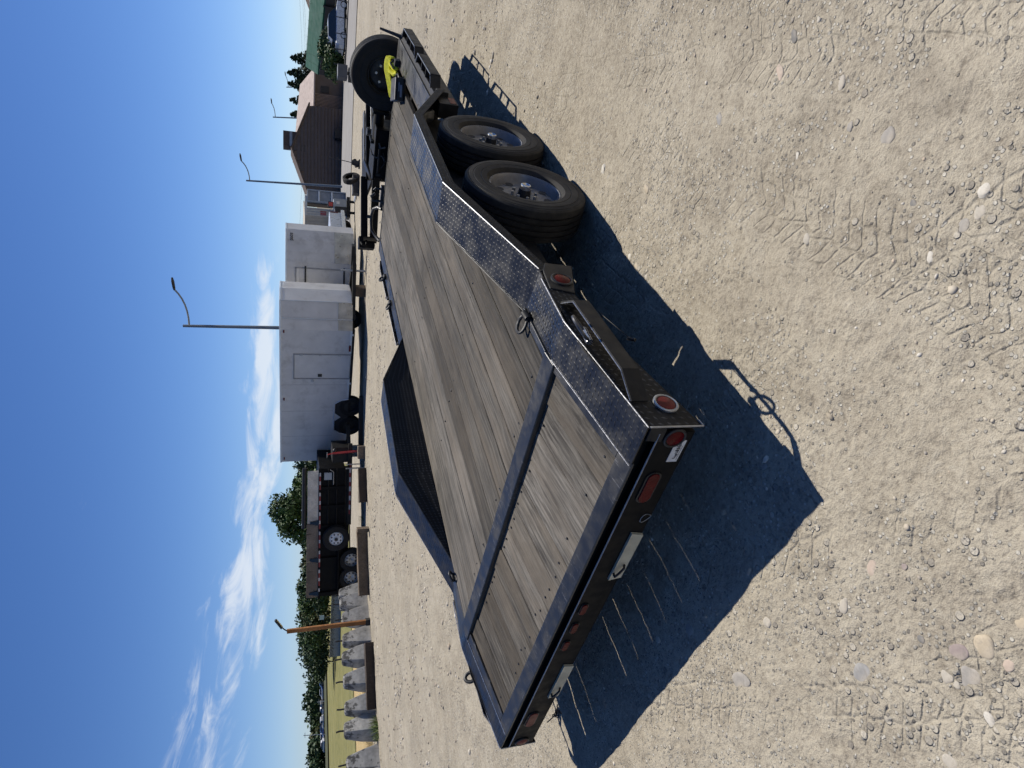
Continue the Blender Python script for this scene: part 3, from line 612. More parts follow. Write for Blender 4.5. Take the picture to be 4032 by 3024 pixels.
for y in (2.13, 2.99): mb = MB(); mb.cyl((-1.1, y, .34), (1.1, y, .33), .038, n=12); mb.build('axle', M_FRAME, TRL, smooth=True)
# spare wheel on the tongue
SP = empty('spare_wheel', TRL, (.766, 6.22, .672), (0, 0, -math.pi/2)); wheel(SP, R=.375, W=.23, rr_=.185, tm=M_TYRE2, rm=simple('black_spare_rim', (.02, .019, .018), .45, .2, .3, 9, dirt=(.10, .08, .055, .5), dsc=8), hub=False)
for a_ in (.6, 1.5, 2.5):
    mb = MB(); mb.cyl((.03, .10*math.cos(a_), .10*math.sin(a_)), (.05, .10*math.cos(a_), .10*math.sin(a_)), .014, n=8); mb.build('wheel_bolt', M_CHROME, SP)
mb = MB(); mb.box((-.03, -.25, -.02), (.06, -.21, .10)); mb.build('spare_bracket', M_TIMBER, SP)
mb = MB(); mb.box((.70, 6.25, .42), (.83, 6.35, .75)); mb.build('spare_mount', M_FRAME, TRL)

# things lying on the deck
def strap():
    root = thing('ratchet_strap', 'bright yellow webbing strap bundled on front of trailer deck beside spare wheel', 'strap', (0, 0, 0))
    mb = MB(); pts = [(1.04, 5.80, .665), (1.03, 5.80, .705), (.97, 5.80, .715), (.90, 5.79, .71), (.82, 5.77, .685), (.75, 5.76, .665), (.69, 5.75, .65), (.655, 5.75, .635)]
    wd_ = .042
    for a, b_ in zip(pts[:-1], pts[1:]):
        a = Vector(a); b_ = Vector(b_); t = Vector((0, .022, .024)); n_ = (b_-a).cross(t).normalized()*.008
        mb.hexa([a-t-n_, b_-t-n_, b_+t-n_, a+t-n_, a-t+n_, b_-t+n_, b_+t+n_, a+t+n_])
    mb.build('webbing', M_YEL, root, bevel=.003)
    mb = MB(); mb.tube([(.99, 5.76, .69), (.965, 5.73, .66), (.95, 5.71, .64), (.97, 5.70, .615)], [.022, .028, .024, .02], 8); mb.tube([(.92, 5.76, .69), (.90, 5.72, .65), (.92, 5.68, .625)], [.02, .026, .018], 8); mb.build('folded_webbing', M_YEL, root, smooth=True)
    mb = MB(); mb.box((.99, 5.64, .607), (1.05, 5.72, .66)); mb.tube([(1.04, 5.70, .66), (1.01, 5.66, .70), (.97, 5.62, .665)], .010, 6); mb.build('ratchet_handle', M_BLACK, root, bevel=.004)
strap()
tb = thing('tool_case', 'black plastic case with grey label lying on deck planks near yellow strap', 'case', (.845, 5.36, HD), .33)
mb = MB(); mb.box((-.105, -.15, .004), (.105, .15, .075)); mb.build('case_body', M_BLACK, tb, bevel=.012)
mb = MB(); mb.box((-.103, -.148, .076), (.107, .152, .094)); mb.build('case_lid', simple('grey_lid', (.035, .036, .04), .45), tb, bevel=.008)
mb = MB(); mb.box((-.07, -.1525, .028), (.04, -.1505, .046)); mb.box((-.02, -.1525, .052), (.06, -.1505, .062)); mb.build('case_label', simple('blue_grey_label', (.20, .22, .28), .5), tb)
mb = MB(); mb.tube([(.105, -.08, .05), (.14, -.05, .06), (.14, .05, .06), (.105, .08, .05)], .009, 6); mb.build('case_handle', M_BLACK, tb)

# ------------------------------------------------------------------ background: things around the lot
def frame_at(pl, pr_):                          # rotation that lays local +X from pl to pr_
    d = pr_ - pl; return math.atan2(d.y, d.x)
M_WSKIN = simple('white_trailer_skin', (.56, .55, .53), .42, 0, .06, 2.2, dirt=(.37, .355, .335, .8), dsc=1.5)
M_WTRIM = simple('white_trim', (.60, .62, .63), .4, .3, .08, 4)
M_ALU = simple('stone_guard_plate', (.40, .39, .36), .34, .6, .25, 3)
M_GREYP = simple('grey_panel', (.30, .33, .35), .5, 0, .1, 3)
M_CONC = None
def m_conc():
    b = NB('weathered_concrete'); p = b.obj(); g = b.n('ShaderNodeTexCoord').outputs['Generated']; z = b.n('ShaderNodeSeparateXYZ', {0: g}).outputs[2]
    n1 = b.noise(p, 5, 7, .65); n2 = b.noise(b.n('ShaderNodeVectorMath', {0: p, 1: b.n('ShaderNodeCombineXYZ', {0: b.math('MULTIPLY', b.rnd(), 40.0)}).outputs[0]}, operation='ADD').outputs[0], 7, 7, .7)
    c = b.mix(b.rmp(n1, .3, .72), (.25, .245, .23), (.42, .41, .385))
    top = b.rmp(z, .42, .92); st = b.rmp(b.math('ADD', n2, b.math('MULTIPLY', top, .16)), .60, .68)
    c = b.mix(b.math('MULTIPLY', st, .85), c, (.045, .043, .04))
    b.P(Base_Color=c, Roughness=.9, Normal=b.bump(b.noise(p, 40, 6, .7), .5, .01)); return b.m
M_CONC = m_conc()

# ---- white enclosed trailers
def enclosed(name, label, p_left, p_right, length, width, z0, z1, nose):
    rz = frame_at(p_left, p_right); root = thing(name, label, 'trailer', p_left, rz)
    foot = [(0, 0), (length, 0)] + [(length+a, b_) for a, b_ in nose] + [(length, width), (0, width)]
    mb = MB(); mb.prism([(x, y, z0) for x, y in foot], (0, 0, z1-z0)); mb.build('box_body', M_WSKIN, root, bevel=.02)
    mb = MB(); cx = sum(p[0] for p in foot)/len(foot); cyy = sum(p[1] for p in foot)/len(foot)
    mb.prism([(cx+(x-cx)*1.004, cyy+(y-cyy)*1.008, z1-.05) for x, y in foot], (0, 0, .055)); mb.build('roof_trim', M_WTRIM, root, bevel=.008)
    return root
A_l, A_r = GP(1415, 1808, 21.9), GP(1412, 1305, 19.2); LA = (A_r-A_l).length; A_r.z = A_l.z = (A_l.z+A_r.z)/2
EA = enclosed('enclosed_trailer', 'large white enclosed cargo trailer with side door and twin-arch wheel opening', A_l, A_r, LA, 2.1, .44, 2.50, [(.74, .42), (.82, 1.05), (.74, 1.68)])
def door(root, x0, x1, z0, z1, y=-.001, mat=None, handle=True, frame=.035):
    mb = MB(); mb.box((x0, y-.012, z0), (x1, y+.004, z1)); d = mb.build('door', mat or M_WSKIN, root, bevel=.006)
    mb = MB()
    for a, b_ in (((x0-frame, y-.022, z0-frame), (x0-.004, y+.004, z1+frame)), ((x1+.004, y-.022, z0-frame), (x1+frame, y+.004, z1+frame)), ((x0-frame, y-.022, z1+.004), (x1+frame, y+.004, z1+frame))): mb.box(a, b_)
    mb.build('door_frame', simple('grey_door_trim', (.30, .30, .30), .5), d); return d
M_SEAM = simple('panel_seam', (.40, .395, .385), .5)
for k in range(1, 5):
    xx = LA*k/5+.06
    if LA*.64 < xx < LA*.85: continue
    mb = MB(); mb.box((xx, -.003, .50 if not (LA*.2 < xx < LA*.52) else .90), (xx+.012, -.0005, 2.44)); mb.build('panel_seam', M_SEAM, EA)
mb = MB(); mb.box((0, -.012, .44), (LA*.215, -.0005, .50)); mb.box((LA*.51, -.012, .44), (LA*.655, -.0005, .50)); mb.box((LA*.845, -.012, .44), (LA, -.0005, .50)); mb.build('bottom_trim', M_WTRIM, EA)
for xx in (.12, LA*.5, LA-.1): mb = MB(); mb.box((xx, -.03, 2.36), (xx+.08, -.002, 2.40)); mb.build('marker_lamp', M_AMB, EA)
d = door(EA, LA*.665, LA*.83, .47, 2.08)
for z in (.75, 1.3, 1.85): mb = MB(); mb.box((LA*.826, -.03, z), (LA*.836, -.0125, z+.09)); mb.build('hinge', M_GALV, d)
mb = MB(); mb.box((LA*.677, -.04, 1.28), (LA*.677+.09, -.012, 1.40)); mb.build('latch', M_BLACK, d)
mb = MB(); mb.lathe([(0, .05), (.012, .05), (.016, .03), (.014, .0005)], (LA*.645, -.003, 1.55), (0, -1, 0), 14); mb.build('round_vent', M_GALV, EA)
# wheel opening: dark well, arch trim, two wheels
wx0, wx1 = LA*.225, LA*.50; mb = MB(); mb.prism([(wx0, -.004, .44), (wx1, -.004, .44), (wx1-.04, -.004, .66), (wx1-.18, -.004, .84), (wx0+.18, -.004, .84), (wx0+.04, -.004, .66)], (0, .25, 0)); mb.build('wheel_well', M_INK, EA)
mb = MB(); mb.tube([(wx0-.02, -.008, .44), (wx0+.02, -.008, .66), (wx0+.16, -.008, .86), (wx1-.16, -.008, .86), (wx1-.02, -.008, .66), (wx1+.02, -.008, .44)], .022, 6); mb.prism([((wx0+wx1)/2-.16, -.006, .845), ((wx0+wx1)/2+.16, -.006, .845), ((wx0+wx1)/2, -.006, .66)], (0, -.008, 0)); mb.build('wheel_arch', M_WTRIM, EA)
EW = empty('wheel', EA, (wx0+.30, .08, .36), (0, 0, -math.pi/2)); wheel(EW, R=.36, W=.2, rr_=.19, tm=M_TYRE2, rm=M_BLACK, hub=False, seg=32)
copy_tree(EW, EA, (wx1-.30, .08, .36))
mb = MB(); mb.box((.02, .04, .36), (LA, 2.06, .438)); mb.build('chassis', M_FRAME, EA)
mb = MB(); mb.prism([(LA+.01, -.008, .44), (LA+.74, .412, .44), (LA+.74, .412, .86), (LA+.01, -.008, .86)], (.004, -.008, 0)); mb.build('stone_guard', M_ALU, EA)
mb = MB(); mb.box((LA+.01, .012, .88), (LA+.02, .022, .9)); 
for a, b_ in (((LA+.3, .145), 1), ((LA+.74, .41), 1)): mb.cyl((a[0], a[1]-.004, .45), (a[0], a[1]-.004, 2.44), .012, n=6)
mb.build('seam', M_WTRIM, EA)
mb = MB(); mb.hexa([(LA+.2, .3, .36), (LA+.3, .2, .36), (LA+2.0, .95, .36), (LA+1.95, 1.05, .36), (LA+.2, .3, .46), (LA+.3, .2, .46), (LA+2.0, .95, .46), (LA+1.95, 1.05, .46)]); mb.hexa([(LA+.3, 1.9, .36), (LA+.2, 1.8, .36), (LA+1.95, 1.05, .36), (LA+2.0, 1.15, .36), (LA+.3, 1.9, .46), (LA+.2, 1.8, .46), (LA+1.95, 1.05, .46), (LA+2.0, 1.15, .46)]); mb.box((LA+1.7, .95, .40), (LA+2.3, 1.15, .50)); mb.build('tongue', M_FRAME, EA)
mb = MB(); mb.cyl((LA+1.55, .92, .06), (LA+1.55, .92, .78), .035, n=8); mb.box((LA+1.45, .82, .02), (LA+1.65, 1.02, .06)); mb.build('jack', M_GALV, EA)
mb = MB(); mb.box((LA+.9, .5, .02), (LA+1.15, .8, .36)); mb.build('support_block', M_TIMBER, EA)
mb = MB(); mb.box((LA*.86, -.03, .46), (LA*.9, -.002, .52)); mb.build('marker_lamp', M_AMB, EA)
for x in (LA*.97, LA*.62): mb = MB(); mb.box((x, -.03, .40), (x+.05, -.001, .45)); mb.build('marker_lamp', M_WTRIM, EA)

B_l, B_r = GP(1410, 1330, 21.6), GP(1410, 1043, 20.9); LB = (B_r-B_l).length; B_l.z = B_r.z = -.66
EB = enclosed('enclosed_trailer', 'smaller white trailer with strap-hinged door and rounded nose, partly hidden by larger one', B_l, B_r, LB, 2.1, .30, 2.42, [(.30, .06), (.65, .22), (.95, .50), (1.10, .95), (.95, 1.6)])
d = door(EB, LB*.60, LB*.91, .36, 2.10)
for z in (.62, 1.82): mb = MB(); mb.box((LB*.72, -.045, z-.025), (LB*.945, -.0125, z+.025)); mb.build('hinge_strap', M_INK, d)
mb = MB(); mb.cyl((LB*.585, -.04, .40), (LB*.585, -.04, 1.65), .018, n=6); mb.box((LB*.53, -.06, 1.17), (LB*.66, -.03, 1.22)); mb.box((LB*.58, -.07, 1.08), (LB*.60, -.03, 1.32)); mb.build('cam_bar', M_INK, d)
mb = MB(); mb.box((LB*.60, -.02, 2.02), (LB*.91, -.0125, 2.08)); mb.box((LB*.60, -.02, 1.7), (LB*.615, -.0125, 2.08)); mb.build('painted_lit_trim', M_WHITE, d)  # white strips carry the lit look of the door trim in their colour
mb = MB(); q = [(LB+.0, -.012), (LB+.30, .05), (LB+.65, .21), (LB+.95, .49)]
for a, b_ in zip(q[:-1], q[1:]): mb.hexa([(a[0], a[1], .31), (b_[0], b_[1], .31), (b_[0], b_[1]+.01, .31), (a[0], a[1]+.01, .31), (a[0], a[1], .93), (b_[0], b_[1], .93), (b_[0], b_[1]+.01, .93), (a[0], a[1]+.01, .93)])
mb.build('stone_guard', M_ALU, EB)
txt = bpy.data.curves.new('brand', 'FONT'); txt.body = 'pace'; txt.size = .17; txt.extrude = .002; to = bpy.data.objects.new('brand_lettering', txt); COL.objects.link(to)
bpy.context.view_layer.update(); dg = bpy.context.evaluated_depsgraph_get(); me = bpy.data.meshes.new_from_object(to.evaluated_get(dg)); bpy.data.objects.remove(to)
me.materials.clear(); me.materials.append(M_INK); lo = bpy.data.objects.new('brand_lettering', me); COL.objects.link(lo); lo.parent = EB; lo.location = (LB+.62, .17, 2.20); lo.rotation_euler = (math.pi/2, 0, math.atan2(.28, .30))
mb = MB(); mb.box((.1, .1, .22), (LB, 2.0, .30)); mb.build('chassis', M_FRAME, EB)
BW = empty('wheel', EB, (LB*.25, .15, .33), (0, 0, -math.pi/2)); wheel(BW, R=.33, W=.2, rr_=.19, tm=M_TYRE2, rm=M_RIMD, hub=False, seg=28)

# ---- dump trailer with timber sideboards
D_l, D_r = GP(1440, 2336, 20.6), GP(1440, 1839, 19.8); LD = (D_r-D_l).length; D_l.z = tz((D_l+D_r)/2)
DT = thing('dump_trailer', 'black dump trailer with timber sideboards, white spare rim and red-white tape', 'trailer', D_l, frame_at(D_l, D_r))
mb = MB(); mb.box((.05, 0, .60), (LD, 2.0, 1.36)); mb.build('dump_body', M_MATB, DT, bevel=.012)
mb = MB(); mb.box((.0, -.05, 1.30), (LD+.02, .02, 1.38)); mb.build('top_rail', M_MATB, DT, bevel=.008)
for x in (.12, 1.28, 2.36, 3.0, 3.6): mb = MB(); mb.box((x, -.06, .60), (x+.09, -.001, 1.30)); mb.build('stake_post', M_MATB, DT)
for z in (.85, 1.1): mb = MB(); mb.cyl((2.45, -.03, z), (LD, -.03, z), .016, n=6); mb.build('side_rod', M_FRAME, DT)
for (x0, x1, mm) in ((.05, 1.25, M_BOARD), (1.27, 2.50, M_BOARD), (2.52, LD-.06, M_PALE)): mb = MB(); mb.box((x0, -.02, 1.385), (x1, .02, 1.72 if mm is M_BOARD else 1.70)); mb.build('side_board', mm, DT, bevel=.004)
for x in (.12, 1.24, 2.46): mb = MB(); mb.prism([(x, -.075, 1.36), (x+.16, -.075, 1.36), (x+.12, -.05, 1.62), (x+.04, -.05, 1.62)], (0, .03, 0)); mb.build('board_bracket', M_GLOSS, DT)
mb = MB(); mb.cyl((2.36, .05, 1.80), (LD+.02, .05, 1.79), .07, n=12); mb.build('tarp_roll', M_BLACK, DT, smooth=True)
M_TAPR = simple('red_tape', (.22, .02, .02), .5); M_TAPW = simple('white_tape', (.5, .48, .48), .5)
k = 0; x = .25
while x < LD-.1:
    L_ = .16 if k % 2 else .11
    mb = MB(); mb.box((x, -.0545, 1.318), (x+L_, -.0515, 1.362)); mb.build('reflective_tape', M_TAPR if k % 2 else M_TAPW, DT); x += L_+(.0 if k % 4 else .09); k += 1
mb = MB(); mb.box((2.4, -.02, .40), (LD+.75, .10, .52)); mb.box((.0, .1, .46), (LD, .2, .60)); mb.build('chassis_rail', M_FRAME, DT)
k = 0; x = 2.75
while x < LD+.1:
    mb = MB(); mb.box((x, -.0245, .43), (x+.15, -.0215, .48)); mb.build('reflective_tape', M_TAPW if k % 2 else M_TAPR, DT); x += .15; k += 1
mb = MB(); mb.prism([(.25, -.18, .80), (1.75, -.18, .80), (1.9, -.18, .62), (1.9, -.18, .56), (1.7, -.18, .76), (.3, -.18, .76), (.12, -.18, .58), (.12, -.18, .64)], (0, .2, 0)); mb.build('mudguard', M_MATB, DT)
DW = empty('wheel', DT, (.64, -.02, .37), (0, 0, -math.pi/2)); wheel(DW, R=.37, W=.22, rr_=.205, tm=M_TYRE2, rm=M_GALV, hub=False, seg=36)
copy_tree(DW, DT, (1.24, -.02, .37))
DS_ = empty('spare_wheel', DT, (2.06, -.16, .86), (0, 0, -math.pi/2)); wheel(DS_, R=.40, W=.22, rr_=.205, tm=M_TYRE2, rm=M_RIMW, hub=False, seg=40, deep=False)
mb = MB(); mb.lathe([(.0, .0005), (.012, .055)], (2.06, -.285, .86), (0, -1, 0), 14); mb.build('rim_bore', M_INK, DT)
mb = MB(); mb.box((LD-.34, -.06, 1.0), (LD-.12, -.002, 1.22)); mb.build('warning_label', M_GREYP, DT)
mb = MB(); mb.tube([(LD-.5, -.05, .95), (LD-.1, -.06, .95), (LD-.02, -.06, 1.05)], .014, 6); mb.build('tarp_crank', M_GALV, DT)
mb = MB(); mb.hexa([(LD, .2, .40), (LD, .1, .40), (LD+1.1, .95, .40), (LD+1.1, 1.05, .40), (LD, .2, .52), (LD, .1, .52), (LD+1.1, .95, .52), (LD+1.1, 1.05, .52)]); mb.box((LD+.15, .1, .52), (LD+.62, .9, .98)); mb.build('tongue_box', M_FRAME, DT)
mb = MB(); mb.cyl((LD+.55, -.1, .26), (LD+.50, -.1, 1.0), .034, .03, n=10); mb.cyl((LD+.50, -.1, 1.0), (LD+.47, -.1, 1.14), .018, n=8); j = mb.build('tongue_jack', simple('red_jack_paint', (.40, .03, .03), .45), DT, smooth=True)
mb = MB(); mb.cyl((LD+.38, -.12, 1.15), (LD+.55, -.12, 1.15), .012, n=6); mb.build('jack_crank', M_GALV, j)
mb = MB(); mb.lathe([(0, .0005), (0, .05), (.05, .06), (.09, .03), (.09, .0005)], (LD+.57, -.12, .93), (1, 0, 0), 10); mb.build('jack_knob', M_BLACK, j, smooth=True)
mb = MB(); mb.cyl((LD+.02, -.12, .02), (LD+.02, -.12, .60), .022, n=8); mb.box((LD-.05, -.19, .0), (LD+.09, -.05, .02)); mb.cyl((LD+.14, -.1, .16), (LD+.14, -.1, .6), .018, n=8); mb.build('stabiliser_leg', M_GALV, DT)

# ---- timbers lying about
def timber(label, p, L_, h, dpt, rz, mat):
    t = MB(); n = 6; vs = []
    for k in range(n+1):
        x = L_*k/n-L_/2; j_ = [random.uniform(-.008, .008) for _ in range(8)]
        vs += [(x, -dpt/2+j_[0], 0), (x, dpt/2+j_[1], 0), (x, dpt/2+j_[2], h+j_[3]), (x, -dpt/2+j_[4], h+j_[5])]
    fs = [(0,1,2,3), tuple(n*4+i for i in (3,2,1,0))]
    for k in range(n): fs += [(k*4+i, k*4+(i+1) % 4, (k+1)*4+(i+1) % 4, (k+1)*4+i) for i in range(4)]
    t.add(vs, fs); o = t.build('timber', mat, None, bevel=.01, loc=p); o.rotation_euler = (0, 0, rz); return tag(o, label, 'timber', 'old timbers on the lot')
def tl(x1, y1, x2, y2, D1, D2, h, label, mat, dpt=.25, dz_=0):
    a = GP(x1, y1, D1); b_ = GP(x2, y2, D2); c_ = (a+b_)/2; c_.z = gzr(c_.x, c_.y)-.01+dz_; timber(label, c_, (b_-a).length, h, dpt, frame_at(a, b_), mat)
tl(1484, 2789, 1500, 2523, 16.3, 16.9, .24, 'dark weathered rail tie lying on gravel before concrete blocks', M_DTIMBER)
tl(1466, 2341, 1464, 2084, 18.0, 18.6, .30, 'brown square timber lying in front of the dump trailer wheels', M_TIMBER)
tl(1448, 1975, 1446, 1845, 18.6, 18.9, .24, 'dark timber under the front of the dump trailer', M_DTIMBER)
tl(1445, 1765, 1440, 1560, 20.4, 20.2, .13, 'thin dark timber along the base of the large white trailer', M_DTIMBER, dz_=.0)
tl(1450, 1805, 1446, 1755, 19.4, 19.4, .22, 'short timber block beside the red jack', M_TIMBER)
tl(1466, 2089, 1466, 2075, 17.9, 17.9, .34, 'upright cut timber end beside the brown square timber', M_TIMBER, .28)
tl(1400, 1797, 1400, 1753, 21.7, 21.7, .42, 'pale timber block propping the rear corner of the large white trailer', M_PALE)

# ---- concrete blocks
BG = 'concrete blocks along the lot edge'
BL = [(2330, 19.6, 'concrete block half hidden behind the rear of the dump trailer'), (2366, 19.0, 'concrete block next to the rear end of the dump trailer'), (2426, 18.5, 'concrete block just right of the orange light post'), (2509, 18.05, 'concrete block just left of the orange light post'),
      (2579, 17.65, 'concrete block behind the right end of the dark rail tie'), (2669, 17.2, 'concrete block behind the middle of the dark rail tie'), (2775, 16.75, 'concrete block behind the left end of the dark rail tie'), (2860, 16.4, 'leaning concrete block with weeds at its foot'), (2992, 15.9, 'nearest concrete block, leftmost whole one in view'), (3085, 15.5, 'concrete block cut by the left border of the picture')]
M_STUB = simple('dark_iron', (.02, .02, .02), .6)
for i, (y, D, lab) in enumerate(BL):
    p = GP(1460, y, D); p.z = gzr(p.x, p.y)-.03
    b_ = thing('concrete_block', lab, 'concrete block', p, random.uniform(-.06, .10)+(.25 if 'leaning' in lab else 0), BG)
    h = .80+random.uniform(-.02, .03)+(.05 if 'leaning' in lab else 0); w0, w1 = .275, .125+random.uniform(-.015, .02); ofs = random.uniform(-.02, .02); d0 = .27
    mb = MB(); c_ = .035
    lev = [(0, w0, d0), (h*.5, w0*.6+w1*.4, d0*.8), (h-c_, w1+.006, .15), (h, w1-c_, .12)]; vs = []
    for z, a, d_ in lev: vs += [(-d_+random.uniform(-.008, .008), -a+random.uniform(-.008, .008), z), (d_*.9, -a, z), (d_*.9, a, z), (-d_, a, z)]
    fs = [(3,2,1,0), (12,13,14,15)]
    for k in range(3): fs += [(k*4+j_, k*4+(j_+1) % 4, (k+1)*4+(j_+1) % 4, (k+1)*4+j_) for j_ in range(4)]
    mb.add(vs, fs); mb.build('block_body', M_CONC, b_, bevel=.012)
    mb = MB(); mb.tube([(0, 0, h-.02), (random.uniform(-.01, .01), random.uniform(-.02, .02), h+.10), (0, random.uniform(-.02, .02), h+.19)], .022, 6); mb.build('lifting_stub', M_STUB, b_)
# ---- orange post with floodlight
p = GP(1447, 2448, 17.9); PT = thing('light_post', 'short orange-brown wooden post carrying a tilted floodlight', 'light post', p, math.atan2(RT.y, RT.x))
mb = MB(); mb.hexa([(-.055, -.06, 0), (.055, -.06, 0), (.055, .06, 0), (-.055, .06, 0), (-.05, -.05, 2.20), (.05, -.05, 2.20), (.05, .05, 2.20), (-.05, .05, 2.20)]); mb.build('post', M_POST, PT, bevel=.008)
mb = MB(); mb.box((-.08, -.085, 0), (.08, .085, .12)); mb.build('post_shoe', M_STUB, PT)
mb = MB(); mb.tube([(.0, 0, 2.18), (.08, -.04, 2.27), (.14, -.06, 2.32)], .018, 6); mb.build('lamp_arm', M_STUB, PT)
mb = MB(); mb.box((.13, -.14, 2.30), (.42, -.02, 2.355), rot=Matrix.Rotation(-.62, 3, 'Y'), piv=(.14, -.06, 2.33)); fl_ = mb.build('floodlight', M_BLACK, PT, bevel=.006)
mb = MB()
for k in range(4): mb.box((.16+.062*k, -.13, 2.294), (.20+.062*k, -.03, 2.299), rot=Matrix.Rotation(-.62, 3, 'Y'), piv=(.14, -.06, 2.33))
mb.build('led_strips', simple('led_cover', (.75, .6, .2), .3), fl_)

# ---- street lamps
M_LPOLE = simple('grey_lamp_pole', (.17, .19, .20), .5, .3, .1, 2)
LG = 'street lamps along the road'
for (xt, yt, yb_, D, xh, yh, lab) in ((722, 1283, 1296, 34, 686, 1139, 'tallest street lamp, rising behind the large white trailer'), (970, 711, 738, 58, 950, 633, 'street lamp rising behind the left end of the brown house'),
                                    (1075, 461, 478, 84, 1070, 407, 'street lamp seen beyond the right end of the brown house roof'), (1128, 343, 354, 112, 1124, 297, 'smallest and farthest street lamp, above the conifers')):
    b_ = GP(1380, yb_, D); t_ = PX(xt, yt, D); hd_ = PX(xh, yh, D*.99); lp = thing('street_lamp', lab, 'street lamp', b_, 0, LG)
    k = D/34
    mb = MB(); mb.cyl((0, 0, 0), t_-b_, .11, .075, n=10); mb.build('pole', M_LPOLE, lp, smooth=True)
    a = t_-b_ - Vector((0, 0, .28)); e = hd_-b_; pts = []
    for q in range(7): u = q/6; pts.append(a*(1-u)**2 + (a*.35+e*.65 - Vector((0, 0, (e.z-a.z)*.62)))*2*u*(1-u) + e*u*u)
    mb = MB(); mb.tube(pts, .045, 6); mb.build('arm', M_LPOLE, lp, smooth=True)
    dr = (e-pts[-2]).normalized(); dh = Vector((dr.x, dr.y, .12)).normalized()
    mb = MB(); mb.tube([e-dh*.05, e+dh*.06, e+dh*.40, e+dh*.62], [.045, .07, .08, .045], 8); mb.build('lamp_head', M_BLACK, lp, smooth=True)

# ------------------------------------------------------------------ black flatbed parked across, ahead of the deck
o_l, o_r = PX(1440, 700, 9.9), PX(1440, 300, 9.9); oz = 0.0
FB = thing('flatbed_trailer', 'low black flatbed trailer parked crosswise beyond the front of the plank deck', 'trailer', (o_l.x, o_l.y, 0), frame_at(o_l, o_r))
mb = MB(); mb.box((.0, .05, .12), (1.32, .12, .53)); mb.box((0, .12, .40), (1.32, 1.5, .44)); mb.build('bed_side', M_MATB, FB)
mb = MB(); mb.box((.1, -.12, .10), (1.25, .04, .45)); mb.build('under_tray', M_MATB, FB)
mb = MB(); mb.box((.25, -.10, .56), (1.0, .06, .580)); mb.hexa([(-.02, -.10, .46), (.25, -.10, .56), (.25, .06, .56), (-.02, .06, .46), (-.02, -.10, .48), (.25, -.10, .58), (.25, .06, .58), (-.02, .06, .48)]); mb.build('fender', M_STEEL, FB, bevel=.004)
for z in (.515, .42, .34): mb = MB(); mb.cyl((.05, -.14, z-.05), (1.3, -.15, z-.03), .008, n=6); mb.build('side_rod', M_GALV, FB)
mb = MB(); mb.box((-1.0, .1, .50), (.05, .16, .60)); mb.build('tongue_beam', M_MATB, FB); mb = MB(); mb.hexa([(-.98, .12, .36), (-.92, .05, .36), (.05, -.35, .36), (.05, -.25, .36), (-.98, .12, .47), (-.92, .05, .47), (.05, -.35, .47), (.05, -.25, .47)]); mb.build('tongue_beam', M_MATB, FB)
mb = MB(); mb.box((-1.08, .02, .40), (-.9, .2, .64)); mb.tube([(-1.0, -.02, .62), (-1.05, -.06, .60), (-1.06, -.04, .54), (-1.0, -.02, .53)], .018, 6); mb.build('coupler', M_MATB, FB, bevel=.01)
mb = MB(); mb.cyl((-.95, -.03, .0), (-.95, -.03, .58), .032, n=10); mb.box((-1.02, -.1, 0), (-.88, .04, .015)); mb.build('jack', M_GLOSS, FB)
FW_ = empty('wheel', FB, (.45, .3, .27), (0, 0, -math.pi/2)); wheel(FW_, R=.27, W=.18, rr_=.15, tm=M_TYRE2, rm=M_RIMD, hub=False, seg=32)
copy_tree(FW_, FB, (1.0, .3, .27))

# ------------------------------------------------------------------ ground covers: road, verge, field
def sheet(name, pts_fn, nu, nv, mat, lift):
    us = np.linspace(0, 1, nu); vs_ = np.linspace(0, 1, nv); V = []
    for u in us:
        for v_ in vs_:
            x, y = pts_fn(u, v_); V.append((x, y, float(terr(x, y))+lift))
    f = np.array([[i*nv+j, (i+1)*nv+j, (i+1)*nv+j+1, i*nv+j+1] for i in range(nu-1) for j in range(nv-1)])
    return from_np(name, np.array(V), f, mat, smooth=True)
def pol(az_, d): return CAM[0]+math.sin(-PSI+az_)*d, CAM[1]+math.cos(-PSI+az_)*d      # az_: right of the view direction
def m_cover(name, c1, c2, c3, sc, bump):
    b = NB(name); p = b.pos(); n1 = b.noise(p, sc, 6, .65); n2 = b.noise(p, sc*7, 5, .7); n3 = b.noise(p, sc*.17, 3)
    c = b.mix(b.rmp(n1, .35, .66), c1, c2); c = b.mix(b.rmp(n2, .5, .7, 0, .7), c, c3); c = b.mix(b.rmp(n3, .4, .65, 0, .45), c, c2)
    b.P(Base_Color=c, Roughness=.95, Specular_IOR_Level=.15, Normal=b.bump(n2, .8, bump)); return b.m
M_ROAD = m_cover('grey_asphalt', (.21, .20, .19), (.26, .25, .235), (.16, .155, .15), 1.2, .01)
M_STRAW = m_cover('dry_straw_verge', (.40, .29, .13), (.52, .40, .21), (.22, .15, .07), 3.0, .08)
M_FIELD = m_cover('mown_field', (.135, .135, .05), (.225, .205, .085), (.09, .10, .035), .8, .1)
struct(sheet('road', lambda u, v_: pol(-.06+u*1.1, 37.5+v_*30), 40, 20, M_ROAD, .03))
struct(sheet('straw_verge', lambda u, v_: pol(-1.0+u*.70, 21.0+v_*18), 60, 10, M_STRAW, .03))
struct(sheet('field', lambda u, v_: pol(-1.05+u*.93, 37+v_*v_*134), 60, 30, M_FIELD, .06))
struct(sheet('far_ground', lambda u, v_: pol(-1.1+u*1.0, 169+v_*170), 30, 12, m_cover('dry_far_land', (.05, .06, .03), (.085, .085, .05), (.035, .045, .022), .2, .1), .3))

